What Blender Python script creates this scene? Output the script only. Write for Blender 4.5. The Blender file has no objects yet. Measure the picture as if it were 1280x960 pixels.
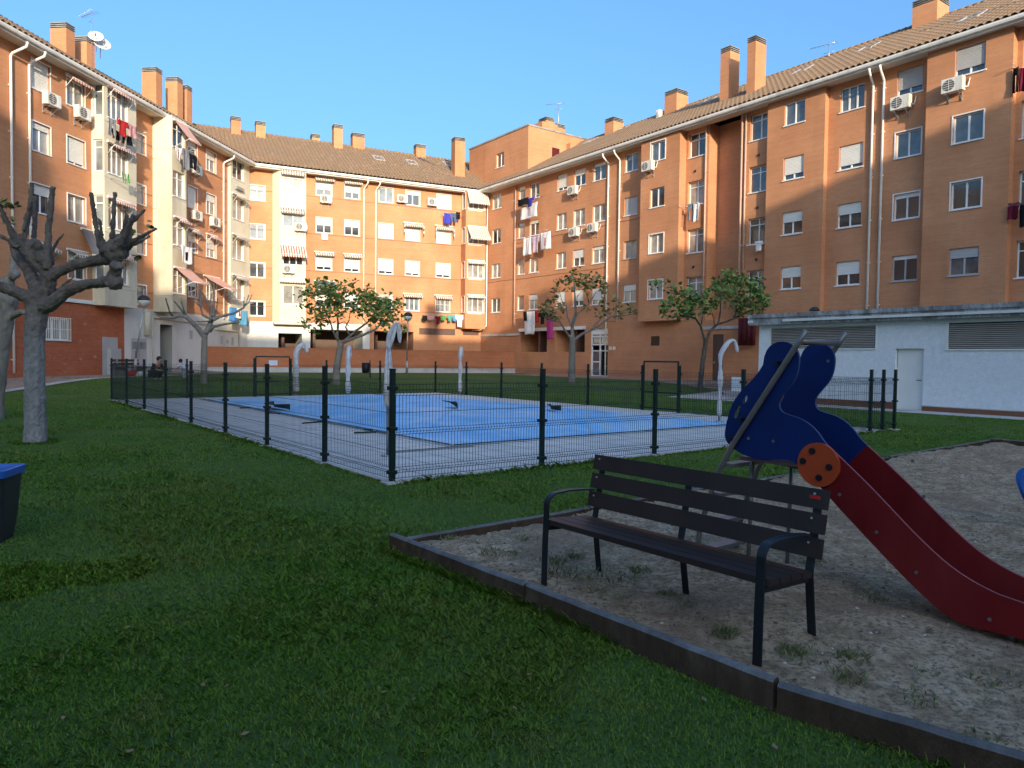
import bpy, bmesh, math, random
import numpy as np
from mathutils import Vector, Matrix, Quaternion
random.seed(7); np.random.seed(7)
rad = math.radians
scene = bpy.context.scene
COL = scene.collection

# ------------------------------------------------------------------ camera model of the photograph
FPX, PITCH, ROLL, HCAM = 909.48, .0343, .0124, 1.606
def ray(x, y):
    u = (x-640)/FPX; v = -(y-480)/FPX
    c, s = math.cos(ROLL), math.sin(ROLL)
    u, v = c*u-s*v, s*u+c*v
    return np.array([u, math.cos(PITCH)+v*math.sin(PITCH), -math.sin(PITCH)+v*math.cos(PITCH)])
OC = np.array([0, 0, HCAM])
def sstep(a, b, x):
    t = np.clip((x-a)/(b-a), 0, 1); return t*t*(3-2*t)
def terr(x, y):
    """height of the ground: flat round the pool, rising gently to the buildings"""
    st = 25+np.clip((np.asarray(x, float)+14)*.73, 0, 8)
    return .5*sstep(st, st+8, np.asarray(y, float))
def GP(x, y, z=0.0):
    d = ray(x, y); return OC+d*((z-HCAM)/d[2])
def GT(x, y):
    z = 0.0
    for _ in range(40):
        p = GP(x, y, z); z = .5*z+.5*float(terr(p[0], p[1]))
    return GP(x, y, z)
def DP(x, y, depth):
    """point on the ray of a pixel at a given distance in front of the camera"""
    d = ray(x, y); return OC+d*(depth/d[1])

class Fr:
    """a vertical wall frame: u runs along the wall, d out of the wall, z up"""
    def __init__(s, o, t, n): s.o = np.array(o, float); s.t = np.array(t, float); s.n = np.array(n, float)
    def P(s, u, d, z):
        q = s.o+s.t*u+s.n*d; return (q[0], q[1], z)
    def sub(s, u, d, flip=0):
        return Fr(s.o+s.t*u+s.n*d, s.t, s.n)
    def side_r(s, u, d):    # faces +u, its own u runs back into the building
        return Fr(s.o+s.t*u+s.n*d, -s.n, s.t)
    def side_l(s, u, d):    # faces -u, its own u runs outward
        return Fr(s.o+s.t*u+s.n*d, s.n, -s.t)
    def at(s, x, y, d=0):
        r = ray(x, y); q = s.o+s.n*d
        tt = ((q-OC[:2])@s.n)/(r[:2]@s.n); p = OC+r*tt
        return float((p[:2]-s.o)@s.t), float(p[2])
_fa = {}
for k, o, a in (('R', 33.9681, .6315), ('B', 56.2795, 2.0207), ('L', 26.1965, 3.0091)):
    n = np.array([math.cos(a), math.sin(a)]); _fa[k] = (n, o, np.array([n[1], -n[0]]))
def _inter(a, b): return np.linalg.solve(np.array([_fa[a][0], _fa[b][0]]), [_fa[a][1], _fa[b][1]])
cLB, cBR = _inter('L', 'B'), _inter('B', 'R')
FL = Fr(cLB, _fa['L'][2], -_fa['L'][0]); FB = Fr(cLB, _fa['B'][2], -_fa['B'][0]); FR = Fr(cBR, _fa['R'][2], -_fa['R'][0])
LENB = float(np.linalg.norm(cBR-cLB))
Fr.uv = lambda s, p: float((np.asarray(p)-s.o)@s.t)
def _meet(A, B, d): return np.linalg.solve(np.array([A.n, B.n]), [A.o@A.n+d, B.o@B.n+d])
_eaveLB = _meet(FL, FB, .80); _eaveBR = _meet(FB, FR, .80)

# ------------------------------------------------------------------ materials
MATS = {}
def nodes(name):
    m = bpy.data.materials.new(name); m.use_nodes = True
    nt = m.node_tree; b = nt.nodes['Principled BSDF']; MATS[name] = m
    return m, nt, b
def N(nt, typ, **kw):
    n = nt.nodes.new(typ)
    for k, v in kw.items():
        if k in n.inputs.keys(): n.inputs[k].default_value = v
        else: setattr(n, k, v)
    return n
def Lk(nt, a, b): nt.links.new(a, b)
def ramp(nt, fac, stops):
    r = N(nt, 'ShaderNodeValToRGB'); e = r.color_ramp.elements
    while len(e) < len(stops): e.new(.5)
    for i, (p, c) in enumerate(stops): e[i].position = p; e[i].color = (*c, 1) if len(c) == 3 else c
    Lk(nt, fac, r.inputs[0]); return r.outputs[0]
def noise(nt, scale, detail=4, vec=None, rough=.55):
    n = N(nt, 'ShaderNodeTexNoise'); n.inputs['Scale'].default_value = scale
    n.inputs['Detail'].default_value = detail; n.inputs['Roughness'].default_value = rough
    if vec is not None: Lk(nt, vec, n.inputs['Vector'])
    return n.outputs['Fac']
def objco(nt): return N(nt, 'ShaderNodeTexCoord').outputs['Object']
def uvco(nt): return N(nt, 'ShaderNodeTexCoord').outputs['UV']
def mapped(nt, vec, sc):
    m = N(nt, 'ShaderNodeMapping'); m.inputs['Scale'].default_value = sc; Lk(nt, vec, m.inputs['Vector']); return m.outputs[0]
def mix(nt, fac, a, b, mode='MIX'):
    m = N(nt, 'ShaderNodeMix', data_type='RGBA', blend_type=mode)
    for s, v in ((0, fac), (6, a), (7, b)):
        if hasattr(v, 'links'): Lk(nt, v, m.inputs[s])
        else: m.inputs[s].default_value = v if s == 0 else (*v, 1)
    return m.outputs[2]
def bump(nt, b, h, strength=.3, dist=.01):
    n = N(nt, 'ShaderNodeBump'); n.inputs['Strength'].default_value = strength; n.inputs['Distance'].default_value = dist
    Lk(nt, h, n.inputs['Height']); Lk(nt, n.outputs[0], b.inputs['Normal'])
def plain(name, c, rough=.6, var=.12, scale=3, metal=0, spec=.4, dirt=None, bumps=0):
    m, nt, b = nodes(name); v = objco(nt)
    f = noise(nt, scale, 5, v)
    lo = tuple(x*(1-var) for x in c); hi = tuple(min(1, x*(1+var)) for x in c)
    col = ramp(nt, f, [(.3, lo), (.7, hi)])
    if dirt:
        g = noise(nt, scale*.37, 6, mapped(nt, v, (1, 1, .35)), .7)
        k = ramp(nt, g, [(.5, (0, 0, 0)), (.72, (1, 1, 1))])
        col = mix(nt, k, col, dirt)
    Lk(nt, col, b.inputs['Base Color']); b.inputs['Roughness'].default_value = rough
    b.inputs['Metallic'].default_value = metal; b.inputs['Specular IOR Level'].default_value = spec
    if bumps: bump(nt, b, noise(nt, scale*20, 5, v), bumps, .01)
    return m
def brickmat(name, c1, c2, mortar, patch=None, grime=.25):
    m, nt, b = nodes(name); uv = uvco(nt)
    br = N(nt, 'ShaderNodeTexBrick'); Lk(nt, uv, br.inputs['Vector'])
    br.inputs['Color1'].default_value = (*c1, 1); br.inputs['Color2'].default_value = (*c2, 1); br.inputs['Mortar'].default_value = (*mortar, 1)
    br.inputs['Scale'].default_value = 1; br.inputs['Brick Width'].default_value = .25; br.inputs['Row Height'].default_value = .068
    br.inputs['Mortar Size'].default_value = .006; br.inputs['Mortar Smooth'].default_value = .3
    o = objco(nt)
    n1 = noise(nt, .35, 5, o, .6)
    col = mix(nt, ramp(nt, n1, [(.35, (0, 0, 0)), (.68, (1, 1, 1))]), br.outputs['Color'], tuple(x*.82 for x in c1))
    n2 = noise(nt, .5, 6, mapped(nt, o, (1.6, 1.6, .16)), .65)
    col = mix(nt, ramp(nt, n2, [(.52, (0, 0, 0)), (.8, (grime, grime, grime))]), col, (.16, .09, .06))
    n4 = noise(nt, .8, 3, mapped(nt, uv, (.25, 9, 1)))
    col = mix(nt, ramp(nt, n4, [(.4, (0, 0, 0)), (.75, (.22, .22, .22))]), col, tuple(x*1.25 for x in c2))
    if patch:
        n3 = noise(nt, 2.2, 8, mapped(nt, o, (1, 1, 1.6)), .75)
        col = mix(nt, ramp(nt, n3, [(.61, (0, 0, 0)), (.66, (.8, .8, .8))]), col, patch)
    Lk(nt, col, b.inputs['Base Color']); b.inputs['Roughness'].default_value = .85; b.inputs['Specular IOR Level'].default_value = .2
    bump(nt, b, br.outputs['Fac'], -.25, .01)
    return m
brickmat('brick', (.545, .243, .118), (.615, .288, .142), (.56, .35, .22))
brickmat('brick_base', (.40, .105, .045), (.50, .15, .07), (.42, .22, .14), patch=(.50, .36, .29))
brickmat('brick_low', (.44, .15, .065), (.52, .19, .085), (.33, .18, .11))
brickmat('brick_plinth', (.22, .095, .055), (.27, .12, .07), (.2, .12, .09))
plain('render_cream', (.66, .61, .47), .85, .06, .6, dirt=(.42, .36, .27), spec=.2)
plain('render_white', (.66, .65, .60), .88, .06, .7, dirt=(.48, .46, .42), spec=.2)
plain('soffit', (.62, .56, .46), .8, .05, .5, spec=.2)
plain('white_paint', (.80, .79, .74), .45, .04, 2)
plain('white_frame', (.80, .80, .77), .4, .04, 4)
plain('gray_frame', (.42, .41, .40), .45, .06, 4)
plain('shutter_white', (.76, .74, .67), .5, .04, 3)
plain('shutter_grey', (.50, .49, .46), .5, .05, 3)
plain('gutter_white', (.74, .74, .70), .4, .05, 2, dirt=(.45, .44, .41))
plain('downpipe', (.84, .81, .75), .45, .05, 2)
plain('ac_white', (.76, .74, .67), .5, .05, 3, dirt=(.5, .46, .38))
plain('dark_grille', (.10, .10, .095), .6, .1, 8)
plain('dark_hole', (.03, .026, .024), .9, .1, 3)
plain('cable', (.16, .13, .11), .8, .1, 3)
plain('steel', (.42, .43, .44), .38, .08, 6, metal=.85)
plain('galv', (.40, .41, .41), .45, .1, 5, metal=.6)
plain('fence_green', (.006, .020, .017), .4, .1, 5)
plain('concrete', (.52, .50, .46), .9, .12, 1.5, dirt=(.2, .19, .17), bumps=.25)
plain('concrete_dark', (.30, .30, .29), .9, .22, 1.2, dirt=(.09, .09, .09), bumps=.3)
plain('grey_door', (.40, .40, .39), .6, .07, 2)
plain('brown_door', (.11, .062, .045), .55, .1, 2)
plain('dark_red', (.11, .012, .014), .8, .1, 2)
plain('louver', (.50, .47, .42), .6, .06, 3)
plain('skylight_glass', (.16, .18, .21), .12, .1, 2)
plain('antenna', (.5, .5, .5), .4, .05, 3, metal=.7)
plain('dish', (.66, .65, .62), .4, .05, 3)
plain('lamp_dark', (.025, .027, .03), .45, .1, 3)
plain('lamp_globe', (.55, .54, .5), .3, .05, 3)
plain('bolt', (.01, .01, .012), .4, .1, 9)
plain('sign_white', (.68, .68, .66), .5, .05, 5)
plain('skin', (.45, .25, .17), .6, .06, 6)
plain('hair', (.012, .01, .009), .6, .1, 8)
plain('cloth_dark', (.014, .014, .018), .9, .15, 8)
plain('cloth_pale', (.50, .55, .64), .9, .1, 8)
plain('plank_brown', (.031, .020, .017), .5, .2, 3, spec=.3)
plain('bin_grey', (.030, .033, .038), .45, .1, 4)
plain('bin_blue', (.022, .12, .42), .4, .08, 4)
plain('slide_blue', (.003, .018, .108), .5, .16, 2.2, spec=.25, dirt=(.008, .032, .15))
plain('slide_red', (.15, .006, .007), .5, .16, 2.2, spec=.25, dirt=(.20, .022, .020))
plain('slide_orange', (.42, .058, .014), .4, .1, 4)
plain('panel_edge', (.24, .06, .065), .5, .1, 6)
plain('panel_edge_blue', (.035, .065, .16), .5, .1, 6)
plain('bed_steel', (.16, .10, .10), .4, .15, 6, metal=.5)
plain('wrap_grey', (.68, .65, .63), .6, .25, 9, bumps=.6)
plain('wrap_white', (.56, .54, .52), .4, .12, 9, bumps=.6)
plain('rope', (.03, .03, .03), .9, .1, 5)
for nm, c in dict(c_red=(.45, .03, .03), c_pink=(.55, .30, .30), c_grey=(.20, .21, .23), c_black=(.014, .014, .016), c_white=(.74, .73, .71),
                  c_blue=(.05, .06, .42), c_steel=(.08, .12, .24), c_green=(.10, .34, .09), c_teal=(.10, .36, .28), c_maroon=(.13, .014, .03),
                  c_magenta=(.45, .05, .21), c_sky=(.09, .30, .62), c_lilac=(.48, .38, .46), c_cyan=(.15, .42, .62)).items():
    plain(nm, c, .9, .12, 7, spec=.1)
def glassmat(name, c, rough=.06):
    m, nt, b = nodes(name); o = objco(nt)
    f = noise(nt, 1.3, 3, o)
    Lk(nt, ramp(nt, f, [(.35, tuple(x*.6 for x in c)), (.65, tuple(min(1, x*1.3) for x in c))]), b.inputs['Base Color'])
    b.inputs['Roughness'].default_value = rough; b.inputs['IOR'].default_value = 2.1; b.inputs['Specular IOR Level'].default_value = .5
    bump(nt, b, noise(nt, .8, 2, o), .05, .03)
glassmat('glass_dark', (.035, .04, .045)); glassmat('glass_curtain', (.30, .29, .26), .1); glassmat('glass_mid', (.11, .115, .12)); glassmat('glass_frost', (.17, .20, .22), .2)
def stripes(name, c1, c2, freq=5.5):
    m, nt, b = nodes(name); uv = uvco(nt)
    s = N(nt, 'ShaderNodeSeparateXYZ'); Lk(nt, uv, s.inputs[0])
    k = N(nt, 'ShaderNodeMath', operation='MULTIPLY'); Lk(nt, s.outputs[0], k.inputs[0]); k.inputs[1].default_value = freq
    f = N(nt, 'ShaderNodeMath', operation='FRACT'); Lk(nt, k.outputs[0], f.inputs[0])
    g = N(nt, 'ShaderNodeMath', operation='GREATER_THAN'); Lk(nt, f.outputs[0], g.inputs[0]); g.inputs[1].default_value = .5
    col = mix(nt, g.outputs[0], c1, c2)
    col = mix(nt, .12, col, tuple(.5*(a+b_) for a, b_ in zip(c1, c2)))
    Lk(nt, col, b.inputs['Base Color']); b.inputs['Roughness'].default_value = .9
stripes('aw_red', (.50, .07, .05), (.72, .66, .56)); stripes('aw_brown', (.16, .09, .07), (.68, .62, .52)); stripes('aw_grey', (.30, .27, .25), (.66, .62, .55), 6)
plain('aw_salmon', (.62, .36, .28), .9, .06, 3); plain('aw_slate', (.13, .125, .14), .9, .1, 3)
def louvermat(name, c, freq=9):
    m, nt, b = nodes(name); o = objco(nt)
    s = N(nt, 'ShaderNodeSeparateXYZ'); Lk(nt, o, s.inputs[0])
    k = N(nt, 'ShaderNodeMath', operation='MULTIPLY'); Lk(nt, s.outputs[2], k.inputs[0]); k.inputs[1].default_value = freq*2*math.pi
    f = N(nt, 'ShaderNodeMath', operation='SINE'); Lk(nt, k.outputs[0], f.inputs[0])
    Lk(nt, ramp(nt, noise(nt, 2, 3, o), [(.3, tuple(x*.92 for x in c)), (.7, c)]), b.inputs['Base Color']); b.inputs['Roughness'].default_value = .5
    bump(nt, b, f.outputs[0], .5, .012)
louvermat('shutter_slat', (.78, .765, .69), 14); louvermat('shutter_slat_grey', (.46, .45, .43), 14)

def tilemat():
    m, nt, b = nodes('roof_tile'); uv = uvco(nt)
    mp = N(nt, 'ShaderNodeMapping'); mp.inputs['Scale'].default_value = (1/.30, 1/.47, 1); Lk(nt, uv, mp.inputs[0])
    fl = N(nt, 'ShaderNodeVectorMath', operation='FLOOR'); Lk(nt, mp.outputs[0], fl.inputs[0])
    wn = N(nt, 'ShaderNodeTexWhiteNoise', noise_dimensions='2D'); Lk(nt, fl.outputs[0], wn.inputs['Vector'])
    c = ramp(nt, wn.outputs['Value'], [(0, (.235, .15, .083)), (.5, (.25, .158, .087)), (.9, (.265, .167, .093)), (1, (.30, .20, .12))])
    o = objco(nt)
    c = mix(nt, ramp(nt, noise(nt, .6, 6, o, .7), [(.4, (0, 0, 0)), (.75, (.7, .7, .7))]), c, (.20, .15, .105))
    c = mix(nt, ramp(nt, noise(nt, 6, 4, o, .7), [(.62, (0, 0, 0)), (.72, (.3, .3, .3))]), c, (.28, .25, .2))
    Lk(nt, c, b.inputs['Base Color']); b.inputs['Roughness'].default_value = .85
tilemat()
def grassmats():
    m, nt, b = nodes('lawn'); o = objco(nt)
    c = ramp(nt, noise(nt, .55, 5, o), [(.35, (.06, .115, .028)), (.5, (.085, .15, .038)), (.7, (.125, .175, .055))])
    c = mix(nt, ramp(nt, noise(nt, 60, 4, o, .7), [(.35, (0, 0, 0)), (.65, (1, 1, 1))]), c, (.095, .16, .042))
    c = mix(nt, ramp(nt, noise(nt, .25, 6, o, .7), [(.56, (0, 0, 0)), (.75, (.5, .5, .5))]), c, (.16, .17, .07))
    Lk(nt, c, b.inputs['Base Color']); b.inputs['Roughness'].default_value = .9; b.inputs['Specular IOR Level'].default_value = .1
    bump(nt, b, noise(nt, 90, 4, o, .7), .9, .03)
    m, nt, b = nodes('grass_blade'); o = objco(nt)
    g = N(nt, 'ShaderNodeNewGeometry')
    c = ramp(nt, g.outputs['Random Per Island'], [(0, (.078, .180, .014)), (.45, (.100, .222, .018)), (.85, (.128, .252, .024)), (.96, (.20, .275, .045)), (1, (.36, .30, .11))])
    c = mix(nt, ramp(nt, noise(nt, .42, 6, o, .7), [(.42, (0, 0, 0)), (.66, (.8, .8, .8))]), c, (.20, .235, .038))
    c = mix(nt, ramp(nt, noise(nt, 2.6, 5, o, .7), [(.56, (0, 0, 0)), (.68, (.5, .5, .5))]), c, (.27, .25, .07))
    c = mix(nt, ramp(nt, noise(nt, .9, 4, mapped(nt, o, (1, 1, 1)), .6), [(.5, (0, 0, 0)), (.75, (.5, .5, .5))]), c, (.060, .165, .014))
    Lk(nt, c, b.inputs['Base Color']); b.inputs['Roughness'].default_value = .8; b.inputs['Specular IOR Level'].default_value = .08
grassmats()
def leafmat(name, cs):
    m, nt, b = nodes(name); g = N(nt, 'ShaderNodeNewGeometry')
    n = len(cs)-1
    Lk(nt, ramp(nt, g.outputs['Random Per Island'], [(i/n, c) for i, c in enumerate(cs)]), b.inputs['Base Color'])
    b.inputs['Roughness'].default_value = .55; b.inputs['Transmission Weight'].default_value = 0
    b.inputs['Subsurface Weight'].default_value = 0
leafmat('leaf_green', [(0.113, 0.157, 0.03), (0.18, 0.247, 0.044), (0.256, 0.316, 0.06), (0.346, 0.36, 0.09)])
leafmat('leaf_olive', [(0.125, 0.131, 0.037), (0.188, 0.188, 0.05), (0.25, 0.225, 0.069), (0.3, 0.225, 0.1)])
leafmat('leaf_deep', [(0.059, 0.135, 0.027), (0.092, 0.194, 0.037), (0.135, 0.254, 0.054), (0.254, 0.304, 0.085)])
leafmat('weed', [(.07, .10, .025), (.11, .14, .035), (.17, .17, .06), (.24, .19, .09)])
def barkmat(name, c1, c2, c3):
    m, nt, b = nodes(name); o = objco(nt)
    v = mapped(nt, o, (1, 1, .35))
    c = ramp(nt, noise(nt, 5, 7, v, .7), [(.3, c1), (.52, c2), (.72, c3)])
    c = mix(nt, ramp(nt, noise(nt, 1.1, 4, o), [(.45, (0, 0, 0)), (.7, (.6, .6, .6))]), c, c1)
    Lk(nt, c, b.inputs['Base Color']); b.inputs['Roughness'].default_value = .9; b.inputs['Specular IOR Level'].default_value = .15
    bump(nt, b, noise(nt, 16, 7, v, .7), .8, .04)
barkmat('bark_dark', (.06, .05, .042), (.12, .10, .085), (.19, .165, .14))
barkmat('bark_trunk', (.15, .13, .115), (.22, .195, .17), (.29, .26, .23))
barkmat('bark_pale', (.17, .15, .125), (.27, .24, .2), (.36, .325, .27))
barkmat('timber', (.042, .027, .017), (.085, .054, .034), (.14, .10, .068))
barkmat('timber_top', (.09, .085, .08), (.17, .165, .16), (.27, .265, .26))
def sandmat():
    m, nt, b = nodes('sand'); o = objco(nt)
    n1 = noise(nt, 5.5, 8, o, .72); n2 = noise(nt, 28, 6, o, .7); n3 = noise(nt, .8, 5, o, .6); n4 = noise(nt, 130, 3, o, .6)
    c = ramp(nt, n1, [(.32, (.26, .17, .10)), (.46, (.49, .34, .20)), (.56, (.65, .475, .30)), (.72, (.80, .61, .42))])
    c = mix(nt, ramp(nt, n2, [(.40, (.9, .9, .9)), (.52, (0, 0, 0))]), c, (.20, .145, .10))
    c = mix(nt, ramp(nt, n3, [(.52, (0, 0, 0)), (.66, (.8, .8, .8))]), c, (.32, .205, .135))
    c = mix(nt, ramp(nt, n4, [(.56, (0, 0, 0)), (.66, (.55, .55, .55))]), c, (.74, .62, .47))
    Lk(nt, c, b.inputs['Base Color']); b.inputs['Roughness'].default_value = .95; b.inputs['Specular IOR Level'].default_value = .1
    ad = N(nt, 'ShaderNodeMath', operation='ADD'); Lk(nt, n2, ad.inputs[0]); Lk(nt, n4, ad.inputs[1])
    bump(nt, b, ad.outputs[0], .9, .03)
sandmat()
def deckmat():
    m, nt, b = nodes('deck_paving'); uv = uvco(nt); o = objco(nt)
    br = N(nt, 'ShaderNodeTexBrick'); Lk(nt, uv, br.inputs['Vector']); br.offset = 0
    br.inputs['Color1'].default_value = (.66, .62, .55, 1); br.inputs['Color2'].default_value = (.72, .675, .60, 1); br.inputs['Mortar'].default_value = (.36, .335, .30, 1)
    br.inputs['Scale'].default_value = 1; br.inputs['Brick Width'].default_value = .6; br.inputs['Row Height'].default_value = .6; br.inputs['Mortar Size'].default_value = .02
    c = mix(nt, ramp(nt, noise(nt, 1.3, 6, o, .7), [(.45, (0, 0, 0)), (.75, (.7, .7, .7))]), br.outputs['Color'], (.45, .43, .40))
    c = mix(nt, ramp(nt, noise(nt, 9, 6, o, .75), [(.63, (0, 0, 0)), (.7, (.7, .7, .7))]), c, (.30, .28, .25))
    Lk(nt, c, b.inputs['Base Color']); b.inputs['Roughness'].default_value = .85
    m, nt, b = nodes('path_paving'); o = objco(nt)
    c = ramp(nt, noise(nt, 2.2, 6, o, .7), [(.3, (.24, .165, .13)), (.55, (.33, .24, .19)), (.75, (.40, .33, .28))])
    Lk(nt, c, b.inputs['Base Color']); b.inputs['Roughness'].default_value = .9
deckmat()
def covermat():
    m, nt, b = nodes('pool_tarp'); o = objco(nt)
    n = noise(nt, .45, 6, o, .65)
    c = ramp(nt, n, [(.3, (.12, .42, .74)), (.5, (.20, .53, .82)), (.68, (.36, .63, .84))])
    c = mix(nt, ramp(nt, noise(nt, 1.5, 8, mapped(nt, o, (1, .5, 1)), .75), [(.48, (0, 0, 0)), (.75, (.75, .75, .75))]), c, (.50, .70, .88))
    c = mix(nt, ramp(nt, noise(nt, .22, 5, o, .65), [(.52, (0, 0, 0)), (.68, (.7, .7, .7))]), c, (.54, .66, .76))
    c = mix(nt, ramp(nt, noise(nt, 5, 8, o, .8), [(.62, (0, 0, 0)), (.74, (.45, .45, .45))]), c, (.20, .32, .44))
    w = N(nt, 'ShaderNodeTexWave', wave_type='BANDS'); Lk(nt, mapped(nt, o, (.61, -.79, 0)), w.inputs['Vector']); w.inputs['Scale'].default_value = .30; w.inputs['Distortion'].default_value = .15
    c = mix(nt, ramp(nt, w.outputs['Fac'], [(.985, (0, 0, 0)), (1, (.22, .22, .22))]), c, (.10, .34, .60))
    Lk(nt, c, b.inputs['Base Color']); b.inputs['Roughness'].default_value = .6; b.inputs['Specular IOR Level'].default_value = .15
    ad = N(nt, 'ShaderNodeMath', operation='ADD'); Lk(nt, noise(nt, 1.6, 6, o, .65), ad.inputs[0]); Lk(nt, noise(nt, 5, 4, mapped(nt, o, (1, .35, 1)), .6), ad.inputs[1])
    bump(nt, b, ad.outputs[0], .6, .06)
covermat()
def wallmat():
    m, nt, b = nodes('stucco'); o = objco(nt)
    c = ramp(nt, noise(nt, 7, 7, o, .75), [(.3, (.68, .71, .73)), (.5, (.76, .79, .80)), (.7, (.84, .86, .86))])
    c = mix(nt, ramp(nt, noise(nt, .9, 6, mapped(nt, o, (1, 1, .3)), .7), [(.55, (0, 0, 0)), (.78, (.5, .5, .5))]), c, (.55, .57, .58))
    Lk(nt, c, b.inputs['Base Color']); b.inputs['Roughness'].default_value = .9
    bump(nt, b, noise(nt, 14, 6, o, .7), .7, .03)
    m, nt, b = nodes('stained_slab'); o = objco(nt)
    c = ramp(nt, noise(nt, 2.5, 7, mapped(nt, o, (1, 1, .5)), .75), [(.3, (.09, .085, .08)), (.46, (.22, .22, .215)), (.6, (.42, .43, .43)), (.75, (.55, .56, .56))])
    Lk(nt, c, b.inputs['Base Color']); b.inputs['Roughness'].default_value = .85
wallmat()

# ------------------------------------------------------------------ mesh building
ORG = {}
class MB:
    def __init__(s): s.v = []; s.f = []; s.m = []; s.uv = []; s.sm = []
    def vert(s, p): s.v.append(tuple(float(c) for c in p)); return len(s.v)-1
    def face(s, pts, m=0, uv=None, sm=False):
        i = [s.vert(p) for p in pts]; s.f.append(i); s.m.append(m); s.uv.append(uv or [(0, 0)]*len(i)); s.sm.append(sm)
    def ifc(s, idx, m=0, uv=None, sm=False):
        s.f.append(list(idx)); s.m.append(m); s.uv.append(uv or [(0, 0)]*len(idx)); s.sm.append(sm)
    def hexa(s, b, t, m=0):
        s.face(b[::-1], m); s.face(t, m)
        for i in range(4): j = (i+1) % 4; s.face([b[i], b[j], t[j], t[i]], m)
    def fbox(s, fr, u0, u1, d0, d1, z0, z1, m=0):
        """box in a wall frame, with metre uvs"""
        q = lambda u, d, z: fr.P(u, d, z)
        U = lambda a, b: [(a[0], a[1]), (b[0], a[1]), (b[0], b[1]), (a[0], b[1])]
        s.face([q(u0, d1, z0), q(u1, d1, z0), q(u1, d1, z1), q(u0, d1, z1)], m, U((u0, z0), (u1, z1)))
        s.face([q(u1, d0, z0), q(u0, d0, z0), q(u0, d0, z1), q(u1, d0, z1)], m, U((u0, z0), (u1, z1)))
        s.face([q(u0, d0, z0), q(u0, d1, z0), q(u0, d1, z1), q(u0, d0, z1)], m, U((d0, z0), (d1, z1)))
        s.face([q(u1, d1, z0), q(u1, d0, z0), q(u1, d0, z1), q(u1, d1, z1)], m, U((d0, z0), (d1, z1)))
        s.face([q(u0, d1, z1), q(u1, d1, z1), q(u1, d0, z1), q(u0, d0, z1)], m, U((u0, d0), (u1, d1)))
        s.face([q(u0, d0, z0), q(u1, d0, z0), q(u1, d1, z0), q(u0, d1, z0)], m, U((u0, d0), (u1, d1)))
    def obox(s, c, ax, ay, az, hx, hy, hz, m=0):
        c = np.array(c, float); ax, ay, az = (np.array(a, float) for a in (ax, ay, az))
        g = lambda i, j, k: c+ax*hx*i+ay*hy*j+az*hz*k
        s.hexa([g(-1, -1, -1), g(1, -1, -1), g(1, 1, -1), g(-1, 1, -1)], [g(-1, -1, 1), g(1, -1, 1), g(1, 1, 1), g(-1, 1, 1)], m)
    def tube(s, pts, r, n=8, m=0, cap=True, sm=True, folds=0):
        pts = [np.array(p, float) for p in pts]
        rr = r if hasattr(r, '__len__') else [r]*len(pts)
        ring = []; prev = None
        for i, p in enumerate(pts):
            d = pts[min(i+1, len(pts)-1)]-pts[max(i-1, 0)]; d = d/(np.linalg.norm(d)+1e-9)
            if prev is None:
                a = np.array([0, 0, 1.]) if abs(d[2]) < .9 else np.array([1., 0, 0])
            else: a = prev
            x = a-d*(a@d); x /= np.linalg.norm(x)+1e-9; y = np.cross(d, x); prev = x
            ring.append([s.vert(p+rr[i]*(1+folds*math.sin(10*math.pi*k/n+i*.35)+folds*.6*math.sin(6*math.pi*k/n-i*.5))*(math.cos(2*math.pi*k/n)*x+math.sin(2*math.pi*k/n)*y)) for k in range(n)])
        for a, b in zip(ring[:-1], ring[1:]):
            for k in range(n): s.ifc([a[k], a[(k+1) % n], b[(k+1) % n], b[k]], m, None, sm)
        if cap: s.ifc(ring[0][::-1], m); s.ifc(ring[-1], m)
    def lathe(s, c, prof, n=16, m=0, sm=True):
        rings = [[s.vert((c[0]+r*math.cos(2*math.pi*k/n), c[1]+r*math.sin(2*math.pi*k/n), c[2]+z)) for k in range(n)] for r, z in prof]
        for a, b in zip(rings[:-1], rings[1:]):
            for k in range(n): s.ifc([a[k], a[(k+1) % n], b[(k+1) % n], b[k]], m, None, sm)
        s.ifc(rings[0][::-1], m); s.ifc(rings[-1], m)
    def prism(s, pts, ext, m=0, mside=None):
        """closed outline (3d points) extruded along ext"""
        e = np.array(ext, float); a = [np.array(p, float) for p in pts]; b = [p+e for p in a]
        s.face(a[::-1], m); s.face(b, m); k = len(a)
        for i in range(k): j = (i+1) % k; s.face([a[i], a[j], b[j], b[i]], m if mside is None else mside)
    def blob(s, c, r, m=0, amp=.25, seed=0, sub=3):
        bm = bmesh.new(); bmesh.ops.create_icosphere(bm, subdivisions=sub, radius=1)
        rs = np.random.RandomState(seed); ph = rs.rand(6, 3)*6; base = len(s.v)
        for v in bm.verts:
            p = np.array(v.co); k = 1+amp*sum(math.sin(3.1*(p@q)+q[0]*3) for q in (ph-3))/3
            s.vert(np.array(c)+p*k*(np.array(r) if hasattr(r, '__len__') else r))
        for f in bm.faces: s.ifc([base+v.index for v in f.verts], m, None, True)
        bm.free()
    def build(s, name, mats, parent=None, org=None, weld=False):
        mats = mats if isinstance(mats, (list, tuple)) else [mats]
        V = np.array(s.v, float)
        if parent is not None: org = ORG[parent.name]
        elif org is None: org = np.array([(V[:, 0].min()+V[:, 0].max())/2, (V[:, 1].min()+V[:, 1].max())/2, V[:, 2].min()])
        org = np.array(org, float)
        me = bpy.data.meshes.new(name); me.from_pydata((V-org).tolist(), [], s.f)
        for m in mats: me.materials.append(MATS[m] if isinstance(m, str) else m)
        me.polygons.foreach_set('material_index', s.m); me.polygons.foreach_set('use_smooth', s.sm)
        ul = me.uv_layers.new(name='UVMap'); ul.data.foreach_set('uv', [c for q in s.uv for p in q for c in p])
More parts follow.
